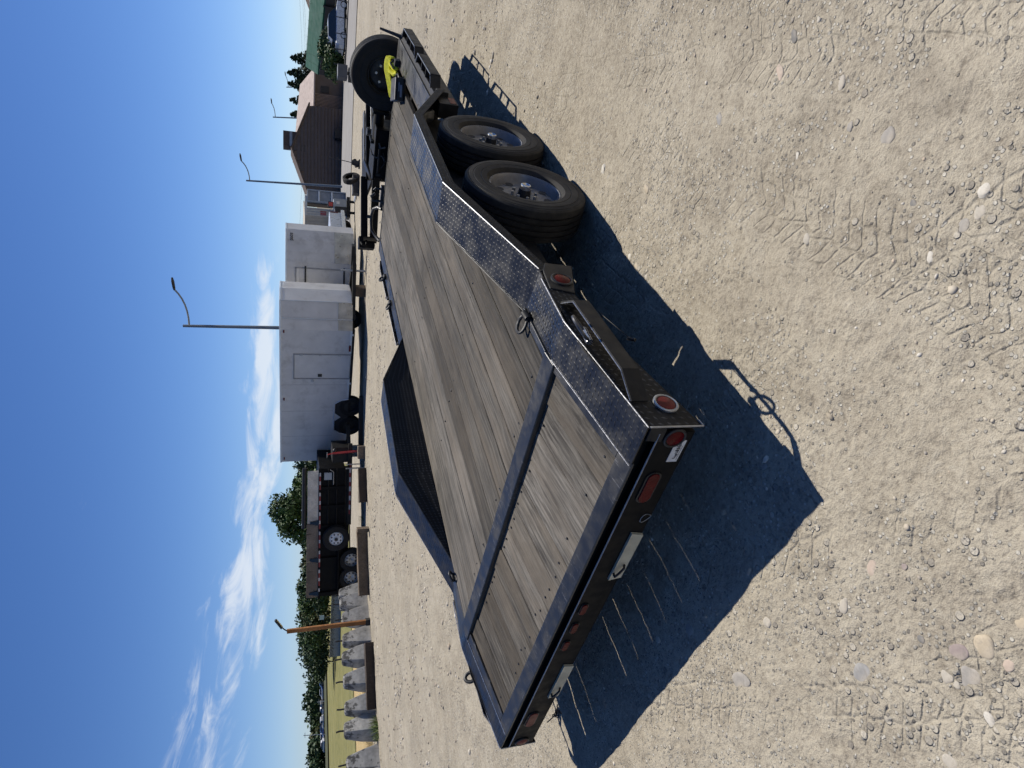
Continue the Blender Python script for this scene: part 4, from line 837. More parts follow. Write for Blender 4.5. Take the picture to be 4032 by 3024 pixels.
# tufts of dry grass standing on the verge behind and between the blocks
def blades(name, spots, hgt, wdt, mats, label, cat, bend=.4):
    V = []; Fc = []; mi = []
    for (x, y, z, n_, sprd, h_) in spots:
        for _ in range(n_):
            a = rng.uniform(0, 6.283); r = sprd*math.sqrt(rng.random()); bx, by = x+r*math.cos(a), y+r*math.sin(a); bz = z
            hh = h_*rng.uniform(.5, 1.2); b2 = rng.uniform(0, 6.283); lean = bend*hh*rng.random(); w_ = wdt*rng.uniform(.6, 1.3)
            dx, dy = math.cos(b2), math.sin(b2); k = len(V)
            V += [(bx-dy*w_, by+dx*w_, bz), (bx+dy*w_, by-dx*w_, bz), (bx+dx*lean, by+dy*lean, bz+hh)]; Fc.append([k, k+1, k+2]); mi.append(rng.integers(len(mats)))
    o = from_np(name, np.array(V), np.array(Fc), None, mats=mats, mi=mi); return tag(o, label, cat, None, 'stuff')
M_BL1 = simple('straw_blade', (.50, .38, .18), .8); M_BL2 = simple('pale_straw_blade', (.62, .52, .30), .8); M_BL3 = simple('green_blade', (.11, .15, .035), .7)
sp_ = []
for k in range(420):
    y = rng.uniform(2330, 3080); D = np.interp(y, [2330, 3080], [19.6, 16.4])+rng.uniform(.35, 2.2); p = GP(1450, y, D); sp_.append((p.x, p.y, p.z, 14, .22, .16))
blades('dry_grass', sp_, .16, .006, [M_BL1, M_BL2], 'dry straw grass growing behind the concrete blocks', 'grass')
sp_ = []
for (x, y, D, n_, s_) in ((1475, 2880, 15.9, 130, .22), (1468, 2850, 16.1, 90, .18), (1455, 2700, 17.0, 40, .15), (1460, 2770, 16.5, 40, .15), (1440, 2040, 20.0, 20, .1), (1455, 2630, 17.3, 25, .12)):
    p = GP(x, y, D); sp_.append((p.x, p.y, gzr(p.x, p.y), n_, s_, .22))
blades('green_weeds', sp_, .2, .008, [M_BL3], 'green weeds sprouting at the feet of the concrete blocks', 'weeds', .8)

# ------------------------------------------------------------------ trees
M_BARK = simple('bark', (.07, .055, .042), .9, var=.3, sc=9)
def m_leaf(name, c, v=.35):
    b = NB(name); p = b.obj(); n = b.noise(p, 1.1, 4); r = b.rnd()
    col = b.mix(b.rmp(n, .35, .65), tuple(x*(1-v) for x in c), tuple(x*(1+v) for x in c)); b.P(Base_Color=col, Roughness=.6, Specular_IOR_Level=.3)
    return b.m
LF = [m_leaf('leaf_green', (.048, .085, .022)), m_leaf('leaf_dark', (.030, .058, .020)), m_leaf('leaf_olive', (.075, .085, .032)), m_leaf('needle_green', (.026, .050, .022)), m_leaf('leaf_yellow_green', (.10, .12, .03))]
def crown(kind, h, r, n, leaf, seed, z0=.18):
    g = np.random.default_rng(seed); V = []
    if kind == 'cone':
        nb = int(26*h/8)+10; cs = []
        for k in range(nb):
            t = k/nb; z = h*(z0+(1-z0)*t); rr_ = r*(1-t)**.85*(.8+.35*g.random())+.08
            for q in range(max(3, int(9*(1-t)+3))): a = g.uniform(0, 6.283); cs.append((rr_*math.cos(a)*.60, rr_*math.sin(a)*.60, z-.12*rr_, rr_*.42, rr_*.42, .06*h/8+.05))
    else:
        cs = []
        nb = 34 if n > 1500 else 22
        for k in range(nb):
            u = g.normal(size=3); u /= np.linalg.norm(u); q = g.uniform(.35, 1.0)**.5; zz = h*(.60+.36*u[2]*q); prof = 1-.35*max(0, (zz/h-.6)/.4)
            if kind == 'tall': zz = h*(.56+.42*u[2]*q); prof = 1-.65*max(0, (zz/h-.4)/.6)
            s_ = r*g.uniform(.24, .46); cs.append((r*u[0]*q*prof*.95, r*u[1]*q*prof*.95, zz, s_, s_, s_*.75))
    cs = np.array(cs); m = len(cs); idx = g.integers(0, m, n); u = g.normal(size=(n, 3)); u /= np.linalg.norm(u, axis=1)[:, None]; q = g.uniform(.25, 1, n)[:, None]**.45
    c = cs[idx, :3]+u*q*cs[idx, 3:]
    a = g.normal(size=(n, 3)); a /= np.linalg.norm(a, axis=1)[:, None]; b_ = np.cross(a, u+g.normal(size=(n, 3))*.4); b_ /= np.linalg.norm(b_, axis=1)[:, None]+1e-9
    s1 = leaf*g.uniform(.6, 1.4, n)[:, None]; s2 = s1*g.uniform(.4, .8, n)[:, None]
    if kind == 'cone': a = a*np.array([1, 1, .45])+np.array([0, 0, .25])
    V = np.stack([c-a*s1, c+b_*s2, c+a*s1, c-b_*s2], 1).reshape(-1, 3); Fc = np.arange(4*n).reshape(-1, 4)
    return V, Fc, cs
def tree(name, label, p, kind, h, r, n, leaf, mat, seed, group=None, cat='tree'):
    root = thing(name, label, cat, p, 0, group); V, Fc, cs = crown(kind, h, r, n, leaf, seed)
    from_np('crown', V, Fc, mat, root)
    mb = MB(); mb.tube([(0, 0, -.3), (.03*h*.2, 0, h*.3), (0, .02*h, h*(.9 if kind == 'cone' else .62))], [.035*h*.8, .026*h*.8, .008*h], 8)
    if kind != 'cone':
        for q in range(5): c = cs[(q*7) % len(cs)]; mb.tube([(0, 0, h*(.25+.05*q)), (c[0]*.5, c[1]*.5, (h*.35+c[2])*.5), (c[0], c[1], c[2])], [.014*h, .009*h, .003*h], 5)
    mb.build('trunk', M_BARK, root, smooth=True); return root
def tree_px(name, label, xtop, y, D, kind, r, n, leaf, mat, seed, group, sink=0):
    p = GP(1300, y, D); t = PX(xtop, y, D); tree(name, label, p, kind, t.z-p.z, r, n, leaf, mat, seed, group)
G1 = 'trees behind the dump trailer'
tree_px('leafy_tree', 'tallest pointed green tree standing behind the dump trailer', 1068, 2010, 62, 'tall', 3.4, 7500, .16, LF[0], 11, G1)
for i, (xt, y, D, r, m, lab) in enumerate(((1168, 1850, 70, 2.6, 1, 'dark round tree just left of the large white trailer'), (1150, 1925, 66, 2.0, 0, 'slim tree against the right flank of the tallest tree'), (1172, 2110, 72, 2.6, 1, 'low tree against the left flank of the tallest tree'), (1180, 2165, 84, 2.4, 1, 'grey-green round tree above the middle of the dump trailer'),
        (1185, 2225, 82, 2.5, 2, 'rounded tree above the rear boards of the dump trailer'), (1172, 2285, 80, 2.8, 1, 'bushy tree above the rear end of the dump trailer'), (1168, 2345, 88, 2.5, 0, 'tree between dump trailer and orange light post'), (1178, 2385, 92, 3.0, 2, 'greyish olive tree right of the orange light post'),
        (1172, 2440, 95, 3.4, 0, 'broad tree right behind the orange light post'), (1176, 2500, 100, 3.6, 1, 'broad dark tree left of the orange light post'), (1178, 2560, 104, 3.6, 1, 'dark tree at the left end of the dense tree row'), (1222, 2605, 108, 2.4, 1, 'small tree trailing off the left end of the dense tree row'))):
    tree_px('leafy_tree', lab, xt, y, D, 'round', r*1.1, 3400, .20, LF[m], 20+i, G1)
G2 = 'far trees beyond the field'
far = [(1248, 2650, 300, 6, 'first far tree left of the dense tree row'), (1236, 2690, 290, 6, 'far tree above the right end of the parked cars'), (1230, 2722, 300, 5, 'far tree just right of the round far tree'), (1200, 2755, 280, 6.5, 'tallest round tree among the far trees'), (1224, 2790, 300, 6, 'far tree just left of the round far tree'), (1230, 2826, 310, 6, 'far tree above the middle of the parked cars'), (1234, 2862, 300, 6, 'far tree above the left half of the parked cars'), (1228, 2900, 290, 6.5, 'far tree left of the far utility pole'), (1224, 2940, 280, 6.5, 'far tree second from the left border'), (1222, 2985, 270, 7, 'far tree nearest the left border'), (1230, 3030, 270, 7, 'far tree cut by the left border')]
for i, (xt, y, D, r, lab) in enumerate(far): tree_px('leafy_tree', lab, xt, y, D, 'round', r*1.35, 1500, .72, LF[[1, 0, 2][i % 3]], 60+i, G2)
for i in range(9): pass
G3 = 'conifers behind the brown house'
for i, (xt, y, lab) in enumerate(((1140, 250, 'conifer rightmost behind the brown house, beside the green roof'), (1128, 310, 'conifer between the two far street lamps'), (1130, 352, 'conifer right under the farthest street lamp'), (1138, 415, 'conifer left of the farthest street lamp'), (1140, 470, 'leftmost conifer behind the brown house'))):
    tree_px('conifer_tree', lab, xt, y, 112, 'cone', 2.9, 5200, .19, LF[3], 90+i, G3)

# far wall, sign, parked cars, utility poles
mb = MB()
a, b_ = GP(1290, 2590, 80), GP(1285, 2330, 76); rz = frame_at(a, b_); FWL = thing('concrete_wall', 'grey panelled concrete wall at the foot of the dense tree row', 'wall', a, rz); L_ = (b_-a).length
for k in range(7): mb = MB(); mb.box((L_*k/7+.02, 0, -.2), (L_*(k+1)/7-.02, .15, 1.35)); mb.build('wall_panel', M_CONC, FWL)
sg = thing('road_sign', 'small pale blue sign board before the trees near the orange light post', 'sign', GP(1285, 2430, 74), math.atan2(RT.y, RT.x))
mb = MB(); mb.box((-.25, 0, 2.0), (.25, .04, 2.5)); mb.build('sign_board', simple('pale_blue_sign', (.42, .52, .56), .5), sg); mb = MB(); mb.cyl((0, .05, 0), (0, .05, 2.4), .03, n=6); mb.build('sign_post', M_LPOLE, sg)
def car_mesh(root, L_, body, glass, W=1.8, hh=1.5, detail=False, sc=1.0):
    """side outline lofted across the width: cabin narrower than the body"""
    H = hh; low = [(0, .30), (.02*L_, .62), (.06*L_, .78), (.27*L_, .90), (.97*L_, .92), (1.0*L_, .70), (L_, .32)]
    mb = MB(); n = len(low); vs = []
    for wy, k in ((-W/2, 1), (-W/2+.06, 1.02), (W/2-.06, 1.02), (W/2, 1)): vs += [(x, wy, z*k*H/1.5) for x, z in low]
    fs = [(i, i+1, i+1+n, i+n) for i in range(n-1)]+[(i+n, i+1+n, i+1+2*n, i+2*n) for i in range(n-1)]+[(i+2*n, i+1+2*n, i+1+3*n, i+3*n) for i in range(n-1)]+[tuple(range(n)), tuple(range(4*n-1, 3*n-1, -1)), (0, n, 2*n, 3*n), (n-1, 4*n-1, 3*n-1, 2*n-1)]
    mb.add(vs, fs); mb.build('body', body, root, bevel=.03 if detail else 0)
    cab = [(.24*L_, .90), (.38*L_, 1.42), (.46*L_, 1.49), (.82*L_, 1.47), (.95*L_, .92)]; mb = MB(); n = len(cab); vs = []
    for s_ in (-1, 1): vs += [(x, s_*(W/2-.06-.16*(z-.9)/.6), z*H/1.5) for x, z in cab]
    mb.add(vs, [tuple(range(n)), tuple(range(2*n-1, n-1, -1))]+[(i, i+1, i+1+n, i+n) for i in range(n-1)]); mb.build('cabin_glass', glass, root)
    rf = [(.385*L_, 1.425), (.46*L_, 1.50), (.82*L_, 1.48), (.90*L_, 1.18)]; mb = MB(); vs = []; n = len(rf)
    for s_ in (-1, 1): vs += [(x, s_*(W/2-.08-.16*(z-.9)/.6), z*H/1.5) for x, z in rf]
    vs += [(x, y, z+.03) for x, y, z in vs]; fs = []
    for i in range(n-1): fs += [(2*n+i, 2*n+i+1, 3*n+i+1, 3*n+i), (i, n+i, n+i+1, i+1), (i, i+1, 2*n+i+1, 2*n+i), (n+i, 3*n+i, 3*n+i+1, n+i+1)]
    fs += [(0, 2*n, 3*n, n), (n-1, 2*n-1, 4*n-1, 3*n-1)]
    mb.add(vs, fs); mb.build('roof', body, root)
    for x in (.19*L_, .80*L_):
        for s_ in (-1, 1):
            mb = MB(); mb.lathe([(-.09, .19), (-.11, .30), (-.08, .335), (.08, .335), (.11, .30), (.09, .19), (.07, .0005)], (x, s_*(W/2-.10), .335), (0, s_, 0), 18 if detail else 10); t = mb.build('tyre', M_TYRE2, root, smooth=True)
            if detail: mb = MB(); mb.lathe([(.092, .19), (.085, .12), (.095, .0005)], (x, s_*(W/2-.10), .335), (0, s_, 0), 16); mb.build('rim', M_GALV, t, smooth=True)
M_CGLASS = simple('car_glass', (.012, .015, .018), .06, 0, .1, 3, spec=.8)
CG = 'cars parked beyond the field'; cols = [((.7, .7, .7), 'white'), ((.03, .03, .035), 'black'), ((.35, .36, .38), 'silver'), ((.05, .09, .25), 'blue'), ((.6, .6, .62), 'pale grey')]
for i in range(13):
    y = 2600+i*30+random.uniform(-5, 5); c, cn = cols[[0, 0, 2, 1, 3, 4, 1, 0, 2, 0, 3, 0, 4][i]]; D = 236+random.uniform(-6, 6); p = GP(1280, y, D); p.z += .35
    pos = ['first', 'second', 'third', 'fourth', 'fifth', 'sixth', 'seventh', 'eighth', 'ninth', 'tenth', 'eleventh', 'twelfth', 'thirteenth'][i]
    cr = thing('parked_car', f'tiny {cn} car parked beyond the field, {pos} from the tree row', 'car', p, math.atan2(RT.y, RT.x)+random.uniform(-.9, .9), CG); car_mesh(cr, 4.5, simple('far_car_paint', c, .3), M_CGLASS)
UG = 'distant utility poles'
for i, (xt, y, D, lab) in enumerate(((1190, 2662, 200, 'distant utility pole just left of the dense tree row'), (1195, 2896, 230, 'distant utility pole near the left border'), (1250, 2765, 215, 'short distant pole below the round far tree'))):
    b_ = GP(1290, y-6, D); t_ = PX(xt, y, D); u = thing('utility_pole', lab, 'utility pole', b_, 0, UG); mb = MB(); mb.cyl((0, 0, 0), t_-b_, .16, .12, n=6); mb.build('pole', M_LPOLE, u)
    mb = MB(); e = t_-b_-Vector((0, 0, .5)); mb.cyl(e-RT*.9, e+RT*.9, .08, n=6); mb.build('cross_arm', M_LPOLE, u)

# ------------------------------------------------------------------ brown house
def m_siding(name, c, pitch, vert=False):
    return simple(name, c, .75, 0, .08, 1.2)
M_SID = simple('brown_siding', (.105, .082, .070), .75, 0, .10, 1.2); M_SID2 = simple('light_brown_batten', (.30, .225, .185), .75, 0, .1, 2)
M_ROOFP = simple('pinkish_shingle', (.36, .295, .265), .85, 0, .12, 2); M_TRIMB = simple('brown_trim', (.10, .078, .066), .8, spec=.2)
H0 = GP(1356, 760, 75); H1 = GP(1356, 435, 75); hz = frame_at(H0, H1); H0.z = PX(1357, 760, 75).z; LH = (H1-H0).length
HS = thing('house', 'brown clapboard house with a front gable, roof box and pinkish shingle roof', 'house', H0, hz)
ze, zp, xp = 4.25, 5.80, LH*.48
mb = MB(); mb.prism([(0, 0, -.5), (LH, 0, -.5), (LH, 0, ze-.15), (xp, 0, zp), (0, 0, ze)], (0, 2.6, 0)); mb.build('wall', M_SID, HS)
nb = 15
for k in range(nb):                                   # clapboards, each one its own board
    z0, z1 = k*.38, k*.38+.375; cut = lambda z: (0 if z < ze else (z-ze)/(zp-ze)*xp, LH if z < ze-.15 else LH-(z-ze+.15)/(zp-ze+.15)*(LH-xp))
    xa, xb = cut(z1); 
    if xb-xa < .3: continue
    mb = MB(); mb.hexa([(xa, -.13, z0+.03), (xb, -.13, z0+.03), (xb, 0, z0), (xa, 0, z0), (xa, -.012, z1), (xb, -.012, z1), (xb, 0, z1), (xa, 0, z1)]); mb.build('clapboard', M_SID, HS)
mb = MB()
mb.hexa([(-.30, -.22, ze-.20), (xp, -.22, zp+.02), (xp, 2.8, zp+.02), (-.30, 2.8, ze-.20), (-.30, -.22, ze-.05), (xp, -.22, zp+.17), (xp, 2.8, zp+.17), (-.30, 2.8, ze-.05)])
mb.hexa([(xp, -.22, zp+.02), (LH+.30, -.22, ze-.38), (LH+.30, 2.8, ze-.38), (xp, 2.8, zp+.02), (xp, -.22, zp+.17), (LH+.30, -.22, ze-.23), (LH+.30, 2.8, ze-.23), (xp, 2.8, zp+.17)])
rf = mb.build('roof', M_TRIMB, HS)
mb = MB(); mb.box((xp+.45, 1.0, zp-.6), (xp+2.2, 2.4, zp+1.0)); ch = mb.build('chimney_box', M_TRIMB, rf); mb = MB(); mb.box((xp+.5, .95, zp+.0), (xp+2.15, 1.0, zp+.3)); mb.build('light_band', M_GREYP, rf); mb = MB(); mb.cyl((xp+.25, 1.6, zp-.1), (xp+.25, 1.6, zp+.40), .06, n=6); mb.build('vent_pipe', M_GALV, rf)
mb = MB(); mb.box((xp-.35, -.075, 4.35), (xp+.4, -.057, 5.0)); gv_ = mb.build('gable_vent', M_INK, HS)
for k in range(6): mb = MB(); mb.box((xp-.33, -.09, 4.40+k*.1), (xp+.38, -.0755, 4.44+k*.1)); mb.build('louvre', M_SID, gv_)
mb = MB(); mb.box((LH*.62, -.9, 0), (LH*.62+1.1, -.1, 1.15)); mb.build('utility_cabinet', M_INK, HS); 
# wing with its roof slope facing us
mb = MB(); mb.box((LH, 1.6, -.5), (LH+4.6, 5.8, 3.3)); mb.build('wing_wall', M_SID, HS)
for k in range(14): mb = MB(); mb.box((LH+.05+k*.16, 1.54, -.3), (LH+.12+k*.16, 1.598, 3.25)); mb.build('batten', M_SID2, HS)
mb = MB(); mb.hexa([(LH-.9, .9, 3.35), (LH+4.9, .9, 3.25), (LH+4.9, 6, 4.75), (LH-4.8, 6, 5.6), (LH-.9, .9, 3.5), (LH+4.9, .9, 3.4), (LH+4.9, 6, 4.9), (LH-4.8, 6, 5.75)]); mb.build('wing_roof', M_ROOFP, HS)
mb = MB(); mb.box((LH+2.4, 1.5, 1.7), (LH+3.2, 1.56, 2.6)); wn_ = mb.build('window', M_INK, HS); mb = MB(); mb.box((LH+2.32, 1.47, 1.62), (LH+3.28, 1.50, 1.68)); mb.build('sill', M_TRIMB, wn_)
# ---- green-roofed shop
M_GRN = simple('green_metal_roof', (.010, .062, .043), .75, 0, .1, .6, spec=.15); 
g1, g0 = GP(1366, -330, 52), GP(1362, 300, 66); G_ = thing('shop_building', 'low shop with a long green metal roof over a dark porch', 'building', g0, frame_at(g0, g1)); LG_ = (g1-g0).length
zE = PX(1252, 290, 66).z-g0.z; zR = PX(1203, 262, 70).z-g0.z
inv = Matrix.Rotation(-frame_at(g0, g1), 3, 'Z'); LC = lambda p: inv @ (p-g0)
eL, eR, rL, rR = LC(PX(1250, 293, 66)), LC(PX(1277, 0, 58.5)), LC(PX(1203, 262, 70)), LC(PX(1220, 0, 62.5)); eR = eL+(eR-eL)*1.9; rR = rL+(rR-rL)*1.9; dn = Vector((0, 0, .14))
mb = MB(); mb.hexa([eL-dn, eR-dn, rR-dn, rL-dn, eL, eR, rR, rL]); rf = mb.build('roof', M_GRN, G_)
nse = 16
for k in range(1, nse):
    a, b_ = eL.lerp(eR, k/nse), rL.lerp(rR, k/nse); q = Vector((.05, 0, 0)); u_ = Vector((0, 0, .05)); mb = MB(); mb.hexa([a, a+q, b_+q, b_, a+u_, a+q+u_, b_+q+u_, b_+u_]); mb.build('roof_seam', M_GRN, rf)
mb = MB(); f1 = Vector((0, .15, 0)); f2 = Vector((0, 0, .8)); a, b_ = eL-dn*1.05, eR-dn*1.05; mb.hexa([a-f2, b_-f2, b_-f2+f1, a-f2+f1, a, b_, b_+f1, a+f1]); mb.build('fascia', M_INK, G_)
mb = MB(); mb.box((.2, 4.4, -.5), (LG_, 8.5, zE-.15)); mb.build('wall', simple('shaded_shop_wall', (.10, .10, .095), .8), G_)  # porch shade put into the wall's dark colour
mb = MB(); mb.hexa([(3.2, 4.6, zR-.2), (9.0, 4.6, zR-.2), (9.0, 9, zR-.2), (3.2, 9, zR-.2), (4.4, 6.6, zR+.75), (8.2, 6.6, zR+.75), (8.2, 7.0, zR+.75), (4.4, 7.0, zR+.75)]); mb.build('rear_roof', M_TRIMB, G_)
for x in (.1, 3.6, 7.2, 10.4, 13.5): mb = MB(); mb.box((x, .1, -.3), (x+.14, .24, zE-.14)); mb.build('porch_post', M_INK, G_)
for x in (4.4, 8.6):
    mb = MB(); mb.box((x, 4.36, 1.0), (x+1.5, 4.398, 2.3)); wd_ = mb.build('window', M_CGLASS, G_)
    for q in (x, x+.73, x+1.45): mb = MB(); mb.box((q, 4.32, 1.0), (q+.06, 4.358, 2.3)); mb.build('frame', M_WTRIM, wd_)
    for q in (1.0, 1.62, 2.25): mb = MB(); mb.box((x, 4.32, q), (x+1.5, 4.355, q+.05)); mb.build('frame', M_WTRIM, wd_)
mb = MB(); mb.box((6.4, 4.34, .1), (8.2, 4.398, 2.3)); mb.build('door', M_WTRIM, G_)
FN = thing('railing_fence', 'dark slatted railing with pale gaps at the left end of the green-roofed shop', 'fence', GP(1362, 300, 63), frame_at(g0, g1))
for k in range(7): mb = MB(); mb.box((-.3+k*.24, 0, .0), (-.19+k*.24, .05, 1.5)); mb.build('slat', M_SID2, FN)
mb = MB(); mb.box((-.35, .05, 1.3), (1.4, .09, 1.4)); mb.build('rail', M_INK, FN)
RB = thing('barrier_rail', 'long low black pipe barrier in front of the green-roofed shop', 'barrier', GP(1370, 260, 52), frame_at(GP(1370, 260, 52), GP(1372, -60, 48))); LR = (GP(1370, 260, 52)-GP(1372, -60, 48)).length
mb = MB(); mb.cyl((0, 0, .12), (LR, 0, .12), .06, n=8); mb.build('bottom_rail', M_INK, RB)
for k in range(6): mb = MB(); mb.cyl((LR*k/5, 0, 0), (LR*k/5, 0, 1.0), .035, n=8); mb.build('upright', M_INK, RB)
# shrubs
def shrub(label, x, y, D, h, r, n, mat, seed):
    p = GP(x, y, D); root = thing('shrub', label, 'shrub', p); V, Fc, cs = crown('round', h*1.25, r, n, .13, seed); V[:, 2] = np.maximum(.02, V[:, 2]-h*.30); from_np('foliage', V, Fc, mat, root)
    mb = MB()
    for k in range(4): mb.tube([(0, 0, -.1), (.2*math.cos(k*1.6), .2*math.sin(k*1.6), h*.4)], .04, 5)
    mb.build('stem', M_BARK, root)
shrub('tall dark shrub beside the silver car', 1360, 165, 56, 2.1, 1.6, 2000, LF[1], 130)
shrub('spreading dark shrub left of the shop window', 1360, 215, 57, 2.5, 1.7, 2200, LF[0], 131)
shrub('shaded shrub near the slatted railing', 1360, 255, 59, 2.0, 1.5, 1600, LF[1], 132)
shrub('sunlit yellow-green shrub at the right end of the shop', 1350, 20, 66, 2.6, 1.8, 1600, LF[4], 133)
c0 = GP(1353, 200, 55); c1 = GP(1353, 5, 55); SV = thing('silver_car', 'silver hatchback parked in front of the green-roofed shop', 'car', c1, frame_at(c1, c0)); car_mesh(SV, (c0-c1).length, simple('silver_paint', (.42, .45, .50), .3, .5), M_CGLASS, 1.8, 1.62, True)

# ------------------------------------------------------------------ shipping container, rack, pickup, small rig
M_BEI = simple('beige_container_paint', (.40, .35, .27), .6, 0, .1, 1.5, dirt=(.26, .2, .14, .4), dsc=2)
c_l, c_r = GP(1362, 915, 46), GP(1362, 860, 44.5); CN = thing('shipping_container', 'beige shipping container with one end standing open behind the trailers', 'container', c_l, frame_at(c_l, GP(1362, 861, 45.6)))
zt = PX(1200, 880, 45).z-c_l.z
mb = MB(); mb.box((-1.3, 0, .1), (1.0, .08, zt)); mb.box((-1.3, .08, zt-.08), (1.0, 5.5, zt)); mb.box((-1.3, .08, .1), (-1.22, 5.5, zt-.08)); mb.build('shell', M_BEI, CN)
for k in range(9): mb = MB(); mb.box((-1.2+k*.24, -.035, .2), (-1.1+k*.24, -.001, zt-.1)); mb.build('corrugation', M_BEI, CN)
mb = MB(); mb.box((-.45, -.04, .95), (-.25, -.036, 1.18)); mb.build('warning_label', simple('orange_label', (.5, .25, .04), .5), CN)
ex = 1.0; dx = .55
mb = MB(); mb.box((ex, -.02, .1), (ex+dx, .02, zt-.05)); od = mb.build('open_door', simple('pale_door', (.52, .49, .42), .6), CN)
for k in range(3): mb = MB(); mb.cyl((ex+.1+k*.17, -.04, .15), (ex+.1+k*.17, -.04, zt-.12), .018, n=6); mb.build('lock_rod', M_GALV, od)
mb = MB(); mb.box((ex+.06, -.05, 1.35), (ex+.36, -.022, 1.75)); mb.build('red_placard', simple('red_placard', (.28, .03, .04), .5), od)
mb = MB(); mb.box((ex+.06, -.05, .75), (ex+.36, -.022, 1.15)); mb.build('white_placard', M_WHITE, od)
mb = MB(); mb.box((ex+dx, .2, .1), (ex+dx+.7, .28, zt-.15)); mb.build('inner_wall', simple('brown_inside', (.20, .16, .12), .8), CN); mb = MB(); mb.box((ex+dx+.25, .1, .1), (ex+dx+.5, .195, zt-.2)); mb.build('gap_shade_slab', M_INK, CN)  # last slab is solid, the darkness of a gap put into its colour
mb = MB(); mb.box((ex, -.04, zt-.14), (ex+dx+.8, .3, zt+.02)); mb.build('header_beam', simple('pale_header', (.55, .53, .47), .6), CN)
r_l, r_r = GP(1370, 806, 45), GP(1370, 759, 45); RK = thing('panel_rack', 'tall grey steel panel frame with two white cross bars by the brown house', 'rack', r_l, frame_at(r_l, r_r)); LRk = (r_r-r_l).length; zk = PX(1208, 780, 45).z-r_l.z
mb = MB(); mb.box((0, 0, 0), (.07, .3, zk)); mb.box((LRk-.07, 0, 0), (LRk, .3, zk)); mb.box((.07, 0, zk-.07), (LRk-.07, .3, zk)); mb.build('frame', M_GREYP, RK)
mb = MB(); mb.box((.07, .1, 0), (LRk-.07, .14, zk-.07)); mb.build('panel', simple('mid_grey_panel', (.22, .235, .25), .6), RK)
for z in (zk*.70, zk*.37): mb = MB(); mb.box((.07, .02, z-.05), (LRk-.07, .09, z+.05)); mb.build('cross_bar', M_WTRIM, RK)
# pickup seen from behind
t_l, t_r = GP(1400, 950, 27), GP(1400, 842, 28.5); PK = thing('pickup_truck', 'silver pickup truck parked behind the smaller white trailer, tail towards us', 'truck', t_l, frame_at(t_l, t_r)); kz = 1.0
M_SIL = simple('silver_truck_paint', (.50, .51, .52), .3, .3, .05, 2)
LP_ = (t_r-t_l).length
mb = MB(); mb.box((-.6, 0, .45), (LP_, 2.6, 1.0)); mb.build('bed', M_SIL, PK, bevel=.03)
mb = MB(); mb.hexa([(-.55, 2.6, .95), (LP_-.05, 2.6, .95), (LP_-.05, 4.3, .95), (-.55, 4.3, .95), (-.40, 2.75, 1.62), (LP_-.2, 2.75, 1.62), (LP_-.2, 4.0, 1.62), (-.40, 4.0, 1.62)]); mb.build('cab', M_SIL, PK, bevel=.03)
mb = MB(); mb.hexa([(-.42, 2.58, 1.02), (LP_-.2, 2.58, 1.02), (LP_-.2, 2.63, 1.02), (-.42, 2.63, 1.02), (-.32, 2.70, 1.52), (LP_-.3, 2.70, 1.52), (LP_-.3, 2.75, 1.52), (-.32, 2.75, 1.52)]); mb.build('rear_window', M_CGLASS, PK)
mb = MB(); mb.box((-.5, -.03, .55), (LP_-.1, -.002, .97)); mb.build('tailgate', M_SIL, PK); mb = MB(); mb.box((-.62, -.12, .36), (LP_+.02, -.02, .50)); mb.build('bumper', M_CHROME, PK)
for x in (-.58, LP_-.12): mb = MB(); mb.box((x, -.035, .62), (x+.1, -.003, .95)); mb.build('tail_lamp', M_RED, PK)
for y_ in (.7, 3.7): PWh = empty('wheel', PK, (LP_-.08, y_, .36)); wheel(PWh, R=.36, W=.22, rr_=.2, tm=M_TYRE2, rm=M_RIMD, hub=False, seg=24)
q_l, q_r = GP(1402, 838, 29), GP(1402, 790, 29); RG = thing('service_rig', 'small rig with grey cabinet and red lamp standing right of the pickup', 'equipment', q_l, frame_at(q_l, q_r))
mb = MB(); mb.box((.22, 0, .35), (.56, .6, .92)); mb.build('cabinet', M_GREYP, RG, bevel=.01); mb = MB(); mb.box((-.05, .0, .35), (.20, .6, .86)); mb.build('dark_case', M_INK, RG); mb = MB(); mb.box((.32, -.02, .66), (.44, -.001, .80)); mb.build('label', M_WHITE, RG)
mb = MB(); mb.box((.16, -.03, .93), (.40, .1, 1.16)); rl = mb.build('lamp_housing', M_INK, RG); mb = MB(); mb.box((.19, -.045, .96), (.37, -.031, 1.13)); mb.build('lens', simple('bright_red_lens', (.40, .03, .025), .25), rl)
mb = MB(); mb.box((-.2, .05, .2), (.7, .6, .34)); mb.cyl((.0, .1, .0), (.0, .1, .2), .06, n=8); mb.cyl((.5, .1, .0), (.5, .1, .2), .06, n=8); mb.build('base_frame', M_FRAME, RG)
